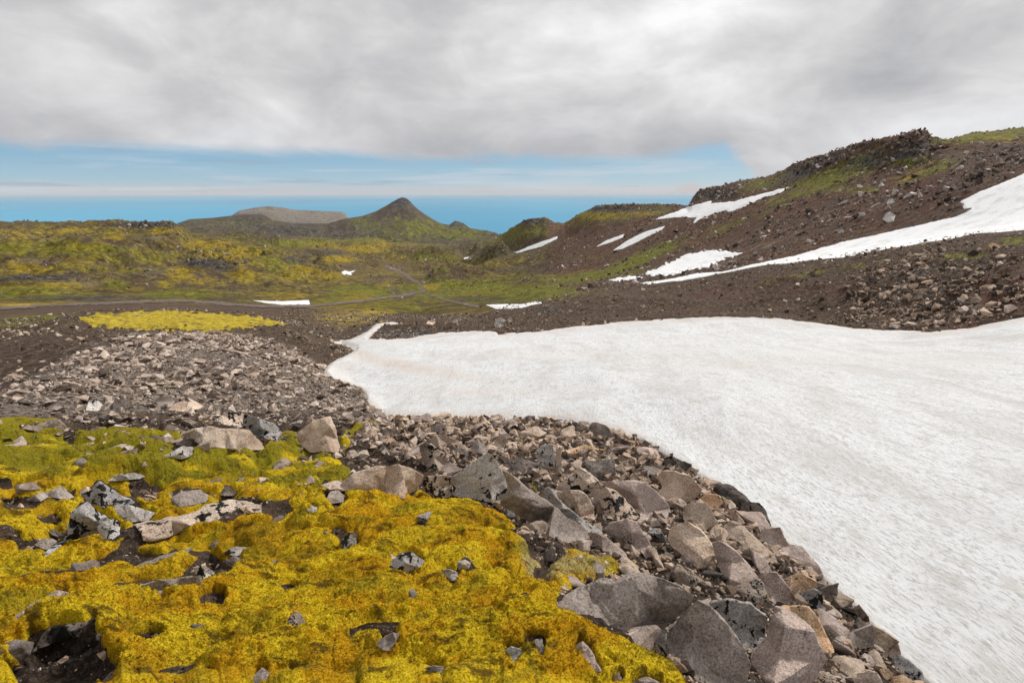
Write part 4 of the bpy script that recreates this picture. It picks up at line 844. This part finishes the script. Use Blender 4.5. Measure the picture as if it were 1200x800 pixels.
# ------------------------------------------------------------------ masses of small stones, one object per spread
def low_protos(n, flat, seed):
    out = []
    for k in range(n):
        bm = hull_rock(seed+k, 9+k % 4, 1., random.Random(k+seed).uniform(.5, .9), random.Random(k+9+seed).uniform(*flat), sub=0)
        bmesh.ops.recalc_face_normals(bm, faces=bm.faces)
        V = np.array([v.co for v in bm.verts]); T = np.array([[v.index for v in f.verts] for f in bm.faces]); bm.free(); out.append((V, T))
    return out
LP = low_protos(14, (.35, .8), 300); LPF = low_protos(10, (.12, .25), 400)
def scree(name, gi, gj, s, protos, mat, label, cat, tilt=.5, sink=.2, zz=None, group=None):
    VS = []; TS = []; base = 0; zz = Z if zz is None else zz; jit = rng.normal(0, 1, (len(gi), 2))
    CS = []
    for q in range(len(gi)):
        i, j = gi[q], gj[q]; Vp, Tp = protos[rng.integers(len(protos))]
        a = rng.uniform(0, 2*math.pi); b, c = rng.normal(0, tilt, 2)
        ca, sa = math.cos(a), math.sin(a); cb, sb = math.cos(b), math.sin(b); cc, sc_ = math.cos(c), math.sin(c)
        Rz = np.array([[ca, -sa, 0], [sa, ca, 0], [0, 0, 1]]); Rx = np.array([[1, 0, 0], [0, cb, -sb], [0, sb, cb]]); Ry = np.array([[cc, 0, sc_], [0, 1, 0], [-sc_, 0, cc]])
        v = (Vp*s[q]) @ (Ry @ Rx @ Rz).T
        cell = RR[i, j]/F
        v = v+np.array([GX[i, j]+jit[q, 0]*cell, GY[i, j]+jit[q, 1]*cell, zz[i, j]+s[q]*(.3-sink)])
        VS.append(v); TS.append(Tp+base); base += len(v)
        CS.append(np.full(len(v), rng.random()))
    V = np.concatenate(VS); T = np.concatenate(TS); C = np.concatenate(CS)
    o = mesh_np(name, V, T, mat, {'tint': np.stack([C, C, C, C], 1)}, False)
    tag(o, label, cat, group, 'stuff'); return o
def scree_mat(name, stops, tex):
    s = NT(name); A = s.n('ShaderNodeVertexColor', _layer_name='tint'); P = s.geo.outputs['Position']
    sp = s.n('ShaderNodeSeparateColor', Color=A.outputs['Color'])
    n = s.noise(P, 9*tex, 6, .7); n2 = s.noise(P, 45*tex, 4, .7)
    col = s.ramp(sp.outputs[0], stops)
    col = s.mix(.85, col, s.ramp(n, [(.3, (.4,.4,.4)), (.5, (.95,.95,.95)), (.7, (1.5,1.5,1.5))]), 'MULTIPLY')
    col = s.mix(s.math('MULTIPLY', s.step(n2, .44, .34), .7), col, (.03,.025,.02))
    return s.finish(col, .9, n2, .03/tex, .8, .2)
M['scree'] = scree_mat('bank_rubble', [(0, (.04,.027,.02)), (.3, (.15,.105,.078)), (.55, (.38,.27,.195)), (.8, (.60,.455,.34)), (1, (.48,.41,.37))], 1.)
M['slate_s'] = scree_mat('slate_rubble', [(0, (.06,.04,.03)), (.3, (.21,.155,.122)), (.6, (.40,.31,.25)), (1, (.64,.53,.45))], .6)
M['hill_s'] = scree_mat('hill_rubble', [(0, (.05,.036,.03)), (.4, (.14,.10,.08)), (.7, (.30,.235,.20)), (1, (.66,.58,.53))], .2)
M['bank_s'] = scree_mat('bank_far_rubble', [(0, (.04,.028,.02)), (.4, (.14,.10,.072)), (.7, (.34,.26,.19)), (1, (.66,.54,.41))], .3)

n = 17000; gi, gj = sampler(((sc_sd > -6) & (sd_main < 3))*inframe*1., n, -1.)
s = np.clip(rng.pareto(1.8, n)*.04+.035, .03, .19)*np.clip(RR[gi, gj]/7, .5, 1.5)
scree('bank_rubble', gi, gj, s, LP, M['scree'], 'small angular rubble filling the bank between the boulders, down to the snowfield', 'rubble', .6)
n = 3500; gi, gj = sampler(((sd_main > -6) & (sd_main < 5) & (rowidx < ROW['H']))*inframe*1., n, -.6)
s = np.clip(rng.pareto(2., n)*.03+.04, .03, .2)*np.clip(RR[gi, gj]/8, .5, 2.)
scree('edge_rubble', gi, gj, s, LP, M['scree'], 'loose dark stones scattered along the near edge of the snowfield', 'rubble', .6)
mnd_p = sdist(BU, BV, [(-10,480),(60,445),(80,425),(130,402),(175,393),(255,391),(300,398),(345,412),(385,436),(425,462),(432,482),(330,480),(200,478),(100,482)], 30)
dens = sst(-6, 6, mnd_p)*band('D', 'G')*(.35+.65*sst(.35, .6, fbm(GX/4, GY/4, 3, 401)))
n = 17000; gi, gj = sampler(dens*inframe, n, -.3)
s = np.clip(rng.pareto(2.3, n)*.11+.09, .07, .7)*np.clip(RR[gi, gj]/32, .45, 1.1)
scree('slate_heap', gi, gj, s, LPF, M['slate_s'], 'heap of flat brown grey slate plates forming the mound at left', 'slate heap', .35, .2)
dens = (band('D', 'F') & (BV < 545) & (BU < 470) & (sd_main < 0))*inframe*(HSD < 0)*sst(.42, .6, fbm(GX/1.6, GY/1.6, 3, 411))
n = 6500; gi, gj = sampler(dens*1., n, -.6); s = np.clip(rng.pareto(2., n)*.05+.05, .05, .32)*np.clip(RR[gi, gj]/12, .6, 1.3)
scree('slope_stones', gi, gj, s, LPF+LP, M['slate_s'], 'stones strewn over the mossy strip between the yellow moss and the slate mound', 'stones', .35, .15)
ZM = np.maximum(Z, np.where(full(thick) > .1, MZ, Z))
dens = (band('C', 'F') & (BV < 600) & (BU < 480) & (sd_main < 0))*inframe*(HSD < -2)*sst(.5, .66, fbm(GX/.9, GY/.6, 4, 415))*sst(640, 500, BV)
n = 2600; gi, gj = sampler(dens*1., n, -.8); s = np.clip(rng.pareto(1.9, n)*.045+.05, .04, .28)*np.clip(RR[gi, gj]/11, .5, 1.2)
scree('slope_stones', gi, gj, s, LP+LPF, M['slate_s'], 'grey and tan stones strewn through the green and yellow moss near its upper edge', 'stones', .4, .12, ZM)
bare = np.zeros(Z.shape); bare[:nr] = ((thick < .05) & (msd > -6))*1.
dens = bare*band('B', 'E')*inframe*(sc_sd < 0)
n = 2600; gi, gj = sampler(dens*1., n, -1.2); s = np.clip(rng.pareto(1.9, n)*.014+.012, .01, .09)*np.clip(RR[gi, gj]/4, .6, 2.)
scree('peat_gravel', gi, gj, s, LP+LPF, M['scree'], 'small broken stones lying on the bare dark soil in gaps of the moss', 'stones', .5, .12)
# gravel on the brown bank, bands G..J
dens = (band('G', 'J') & (sd_main < 0))*inframe*(BU > 330)*(.35+.65*sst(.4, .6, fbm(GX/7, GY/7, 3, 421)))*(.6+2.*blob(1080,340,110,35,1.))
n = 26000; gi, gj = sampler(dens*1., n, -.2); s = np.clip(rng.pareto(2.1, n)*.08+.08, .07, .7)
scree('gravel', gi, gj, s, LP, M['bank_s'], 'gravel and stones covering the brown bank beyond the snowfield', 'gravel', .5)
dens = (band('F', 'I') & (sd_main < 0))*inframe*(BU <= 360)*(1-.9*(cY > .5))*(.2+.8*sst(.4, .6, fbm(GX/6, GY/6, 3, 431)))
n = 6000; gi, gj = sampler(dens*1., n, -.2); s = np.clip(rng.pareto(2.1, n)*.10+.08, .08, .6)
scree('gravel', gi, gj, s, LP, M['bank_s'], 'gravel scattered round the yellow plateau behind the slate mound', 'gravel', .5)
allsn = np.max(np.stack(snow_sd), 0)
dens = (band('H', 'I') & (sd_main < 0))*inframe*sst(-8, 10, sdist(BU, BV, [(1000,330),(1060,300),(1130,290),(1200,300),(1200,345),(1170,372),(1100,384),(1040,382),(990,372)], 20))*(.1+.9*sst(.42, .6, fbm(GX/2.5, GY/2.5, 3, 427)))
n = 4200; gi, gj = sampler(dens*1., n, -.2); s = np.clip(rng.pareto(2.0, n)*.12+.12, .1, .9)
scree('outcrop_rubble', gi, gj, s, LP, M['scree'], 'rough tan and grey rubble outcrop in the brown bank at right above the snow', 'rubble', .5)
dens = (band('J', 'M') & (allsn < -.5))*inframe*(BU > 560)*(.1+.9*sst(.42, .62, fbm(GX/16, GY/16, 4, 441)))*sst(560, 800, BU)*(1+2*(CR > .3))*(1-.8*np.clip(cG, 0, 1))
n = 24000; gi, gj = sampler(dens*1., n, .0); s = np.clip(rng.pareto(2.0, n)*.22+.2, .2, 2.2)
scree('hillside_stones', gi, gj, s, LP, M['hill_s'], 'dark stones and rubble strewn over the right hillside below the ridge', 'rubble', .5)
dens = (band('J', 'M'))*inframe*(BU <= 600)*(.05+sst(.5, .65, fbm(GX/40, GY/40, 4, 451))+1.5*(CR > .3))*(1-.7*np.clip(cG+meadow, 0, 1))*(road_d > 0)
n = 11000; gi, gj = sampler(dens*1., n, .0); s = np.clip(rng.pareto(2.2, n)*.5+.4, .4, 4.)*np.clip(RR[gi, gj]/450, .25, 1.2)
scree('valley_stones', gi, gj, s, LP, M['hill_s'], 'stones dotted over the mossy knolls and valley at left', 'rubble', .5)

# ------------------------------------------------------------------ parked car on the track
def car():
    r = hit(460, 316.5, 250, 900.); r = min(r, 700); p = point(460, 316.5, r)
    a, t = aztan(460, 316.5); j = column(float(a)); i = int(np.argmin(np.abs(RR[:, j]-r))); z = Z[i, j]+.1
    root = bpy.data.objects.new('parked_car', None); root.location = (p.x, p.y, z); root.rotation_euler = (0, 0, .5); COL.objects.link(root)
    tag(root, 'tiny white car parked on the dirt track in the valley', 'car')
    def pm(name, c, r_=.4):
        s = NT(name); n_ = s.noise(s.geo.outputs['Position'], 3, 3); return s.finish(s.mix(n_, (*[x*.9 for x in c], 1), (*c, 1)), r_, None, spec=.5)
    white, glass, tyre, red = pm('white_paint', (.8,.78,.76)), pm('car_glass', (.03,.035,.04), .1), pm('tyre_rubber', (.02,.02,.02), .9), pm('red_lens', (.5,.04,.03))
    def prism(prof, w, name, mat, taper=0.):
        bm = bmesh.new(); L = [bm.verts.new((x, -w/2+(taper if zz > 1.1 else 0), zz)) for x, zz in prof]; R_ = [bm.verts.new((x, w/2-(taper if zz > 1.1 else 0), zz)) for x, zz in prof]
        bm.faces.new(L); bm.faces.new(R_[::-1])
        for q in range(len(prof)): bm.faces.new((L[q], R_[q], R_[(q+1) % len(prof)], L[(q+1) % len(prof)]))
        bmesh.ops.recalc_face_normals(bm, faces=bm.faces); bmesh.ops.bevel(bm, geom=list(bm.edges), offset=.05, segments=2, affect='EDGES')
        o = to_obj(name, bm, mat, 40, False); o.parent = root; return o
    prism([(-2.3,.35),(-2.35,.9),(-2.2,1.15),(-1.9,1.8),(-.3,1.85),(.5,1.2),(1.9,1.05),(2.3,.85),(2.3,.35)], 1.85, 'body', white, .12)
    prism([(-1.95,1.2),(-1.75,1.68),(-.35,1.72),(.3,1.22)], 1.87, 'side_window', glass, .12)
    for x in (-1.45, 1.45):
        for y in (-.85, .85):
            bm = bmesh.new(); bmesh.ops.create_cone(bm, cap_ends=True, segments=20, radius1=.37, radius2=.37, depth=.26, matrix=Matrix.Translation((x, y, .37)) @ Matrix.Rotation(math.pi/2, 4, 'X'))
            o = to_obj('wheel', bm, tyre, 40, False); o.parent = root
    for y in (-.7, .7):
        bm = bmesh.new(); bmesh.ops.create_cube(bm, size=1., matrix=Matrix.Translation((-2.32, y, .85)) @ Matrix.Diagonal((.08, .2, .3, 1))); bmesh.ops.bevel(bm, geom=list(bm.edges), offset=.02, segments=1, affect='EDGES')
        o = to_obj('tail_light', bm, red, 40, False); o.parent = root
car()

# ------------------------------------------------------------------ sea
s = NT('sea_water'); P = s.geo.outputs['Position']
mp = s.n('ShaderNodeMapping', Vector=P); mp.inputs['Scale'].default_value = (1, .45, 1)
a = s.noise(mp.outputs[0], .00009, 4, .55); b = s.noise(P, .02, 5, .7)
col = s.ramp(a, [(.35, (.030,.235,.40)), (.65, (.060,.32,.51))])
M['sea'] = s.finish(col, .55, b, 2., .3, .15)
bm = bmesh.new(); rings = [3000, 6000, 12000, 25000, 50000, 100000, 200000, 420000]; vs = []
for r in rings: vs.append([bm.verts.new((r*math.sin(t), r*math.cos(t), SEA)) for t in np.radians(np.arange(-90, 91, 3))])
for A_, B_ in zip(vs[:-1], vs[1:]):
    for q in range(len(A_)-1): bm.faces.new((A_[q], A_[q+1], B_[q+1], B_[q]))
sea = to_obj('sea', bm, M['sea'], 30, False); tag(sea, kind='structure')

bm = bmesh.new(); bmesh.ops.create_cube(bm, size=1., matrix=Matrix.Translation((0, 214000, (SEA-45+70)/2)) @ Matrix.Diagonal((860000, 434000, 70-(SEA-45), 1)))
hm_ = bpy.data.materials.new('sea_air'); hm_.use_nodes = True; ht_ = hm_.node_tree; ht_.nodes.clear()
ho = ht_.nodes.new('ShaderNodeOutputMaterial'); hv = ht_.nodes.new('ShaderNodeVolumePrincipled'); hv.inputs['Density'].default_value = 1.15e-5; hv.inputs['Color'].default_value = (.86,.93,1,1); hv.inputs['Anisotropy'].default_value = 0.
ht_.links.new(hv.outputs[0], ho.inputs['Volume'])
hz = to_obj('haze', bm, hm_, 30, False); tag(hz, kind='stuff')

# ------------------------------------------------------------------ sky and light
SUN_EL, SUN_AZ = math.radians(42), math.radians(54)     # azimuth clockwise from the view direction (+Y)
world = bpy.data.worlds.new('World'); scene.world = world; world.use_nodes = True; t = world.node_tree; t.nodes.clear()
class WT(NT):
    def __init__(s): s.t = t
s = WT(); out = s.n('ShaderNodeOutputWorld'); bg = s.n('ShaderNodeBackground', Strength=.078)
sky = s.n('ShaderNodeTexSky', _sky_type='NISHITA', _sun_disc=False, _sun_elevation=SUN_EL, _sun_rotation=SUN_AZ)
tc = s.n('ShaderNodeTexCoord'); G = tc.outputs['Generated']; sx = s.n('ShaderNodeSeparateXYZ', Vector=G)
zc = sx.outputs['Z']; hor = s.math('SQRT', s.math('ADD', s.math('MULTIPLY', sx.outputs['X'], sx.outputs['X']), s.math('MULTIPLY', sx.outputs['Y'], sx.outputs['Y'])))
el = s.math('DIVIDE', zc, hor); az = s.math('ARCTAN2', sx.outputs['X'], sx.outputs['Y'])
den = s.math('ADD', s.math('MAXIMUM', zc, 0.), .09)
pc = s.n('ShaderNodeCombineXYZ', X=s.math('DIVIDE', sx.outputs['X'], den), Y=s.math('DIVIDE', sx.outputs['Y'], den), Z=0.).outputs[0]
ae = s.n('ShaderNodeCombineXYZ', X=az, Y=s.math('MULTIPLY', el, 3.2), Z=0.).outputs[0]
ae2 = s.n('ShaderNodeCombineXYZ', X=az, Y=s.math('MULTIPLY', el, 16.), Z=3.).outputs[0]
ae3 = s.n('ShaderNodeCombineXYZ', X=az, Y=s.math('MULTIPLY', el, 1.9), Z=5.).outputs[0]
c1 = s.noise(pc, .5, 4, .45, .5); c2 = s.noise(ae3, 2.4, 4, .5, .3); c3 = s.noise(ae3, 6., 9, .6, .35); c0 = s.noise(ae3, 1.3, 2, .5)
# clear strip: deep at the top, milky at the horizon
blue = s.ramp(el, [(0., (7.0,6.8,7.3)), (.008, (6.0,6.9,7.9)), (.02, (4.2,6.5,8.2)), (.05, (2.6,5.2,7.6)), (.1, (1.9,4.2,7.0))])
blue = s.mix(.25, blue, sky.outputs[0])
str_ = s.noise(ae2, 3.2, 7, .6, .3)
band_ = s.math('MULTIPLY', s.step(str_, .47, .68), s.step(el, .10, .01))
blue = s.mix(s.math('MULTIPLY', band_, .7), blue, (6.6,7.0,7.6))
gst = s.noise(ae2, 5.5, 6, .6, .3)
blue = s.mix(s.math('MULTIPLY', s.step(gst, .56, .66), .45), blue, (3.6,4.4,5.4))
# cloud deck
v = s.math('ADD', s.math('ADD', s.math('MULTIPLY', c1, .12), s.math('MULTIPLY', c2, .46)), s.math('ADD', s.math('MULTIPLY', c3, .32), s.math('MULTIPLY', c0, .20)))
def skyblob(v, u0, v0, a, b, amp):
    A0, T0 = aztan(u0, v0); 
    p = s.math('DIVIDE', s.math('SUBTRACT', az, float(A0)), a/F); q = s.math('DIVIDE', s.math('SUBTRACT', el, float(T0)), b/F)
    e = s.math('POWER', 2.718, s.math('MULTIPLY', s.math('ADD', s.math('MULTIPLY', p, p), s.math('MULTIPLY', q, q)), -1.))
    return s.math('ADD', v, s.math('MULTIPLY', e, amp))
for t_ in [(560,135,120,28,.05),(1120,130,150,40,.07),(760,35,180,40,.05),(900,90,160,30,.03),(60,20,120,40,.03),(270,55,200,45,-.05),(130,120,170,40,-.035),(620,178,150,14,-.04),(1000,30,150,40,-.03),(420,185,90,14,.03),(730,105,60,20,-.02)]: v = skyblob(v, *t_)
cl = s.ramp(v, [(.42, (4.9,4.95,5.2)), (.51, (6.5,6.45,6.55)), (.585, (8.2,8.15,8.2)), (.67, (10.4,10.4,10.5))])
low = s.math('MULTIPLY', s.step(el, .20, .055), .28)
cl = s.mix(low, cl, (3.8,3.95,4.4))
# azimuth dependent foot of the deck
foot = s.math('ADD', .052, s.math('MULTIPLY', s.math('SUBTRACT', s.noise(ae, 3.2, 8, .62, .6), .5), .075))
azn = s.math('ADD', az, s.math('MULTIPLY', s.math('SUBTRACT', c3, .5), .16))
foot = s.math('SUBTRACT', foot, s.math('MULTIPLY', s.step(azn, .33, .47), .11))
foot = s.math('ADD', foot, s.math('MULTIPLY', s.math('MULTIPLY', s.step(az, .22, .32), s.step(az, .42, .38)), .012))
cf = s.n('ShaderNodeMapRange', _interpolation_type='SMOOTHSTEP', Value=s.math('SUBTRACT', el, foot), From_Min=-.006, From_Max=.02).outputs[0]
# a small puff over the right ridge
px_ = s.math('DIVIDE', s.math('SUBTRACT', az, .292), .03); py_ = s.math('DIVIDE', s.math('SUBTRACT', el, .006), .014)
pf = s.math('SUBTRACT', 1.25, s.math('ADD', s.math('ADD', s.math('MULTIPLY', px_, px_), s.math('MULTIPLY', py_, py_)), s.math('MULTIPLY', c3, .8)))
blue = s.mix(s.step(pf, 0., .9), blue, (6.4,5.9,6.0))
colr = s.mix(cf, blue, cl)
t.links.new(colr, bg.inputs['Color']); t.links.new(bg.outputs[0], out.inputs['Surface'])
sun_d = bpy.data.lights.new('sun', 'SUN'); sun_d.energy = 3.1; sun_d.angle = math.radians(6); sun_d.color = (1, .95, .87)
sun = bpy.data.objects.new('sun', sun_d); COL.objects.link(sun)
sd_ = Vector((math.sin(SUN_AZ)*math.cos(SUN_EL), math.cos(SUN_AZ)*math.cos(SUN_EL), math.sin(SUN_EL)))
sun.rotation_euler = sd_.to_track_quat('Z', 'Y').to_euler()
scene.view_settings.view_transform = 'Standard'; scene.view_settings.look = 'None'; scene.view_settings.exposure = 0.28; scene.view_settings.gamma = 1
scene.render.resolution_x = 1024; scene.render.resolution_y = 682
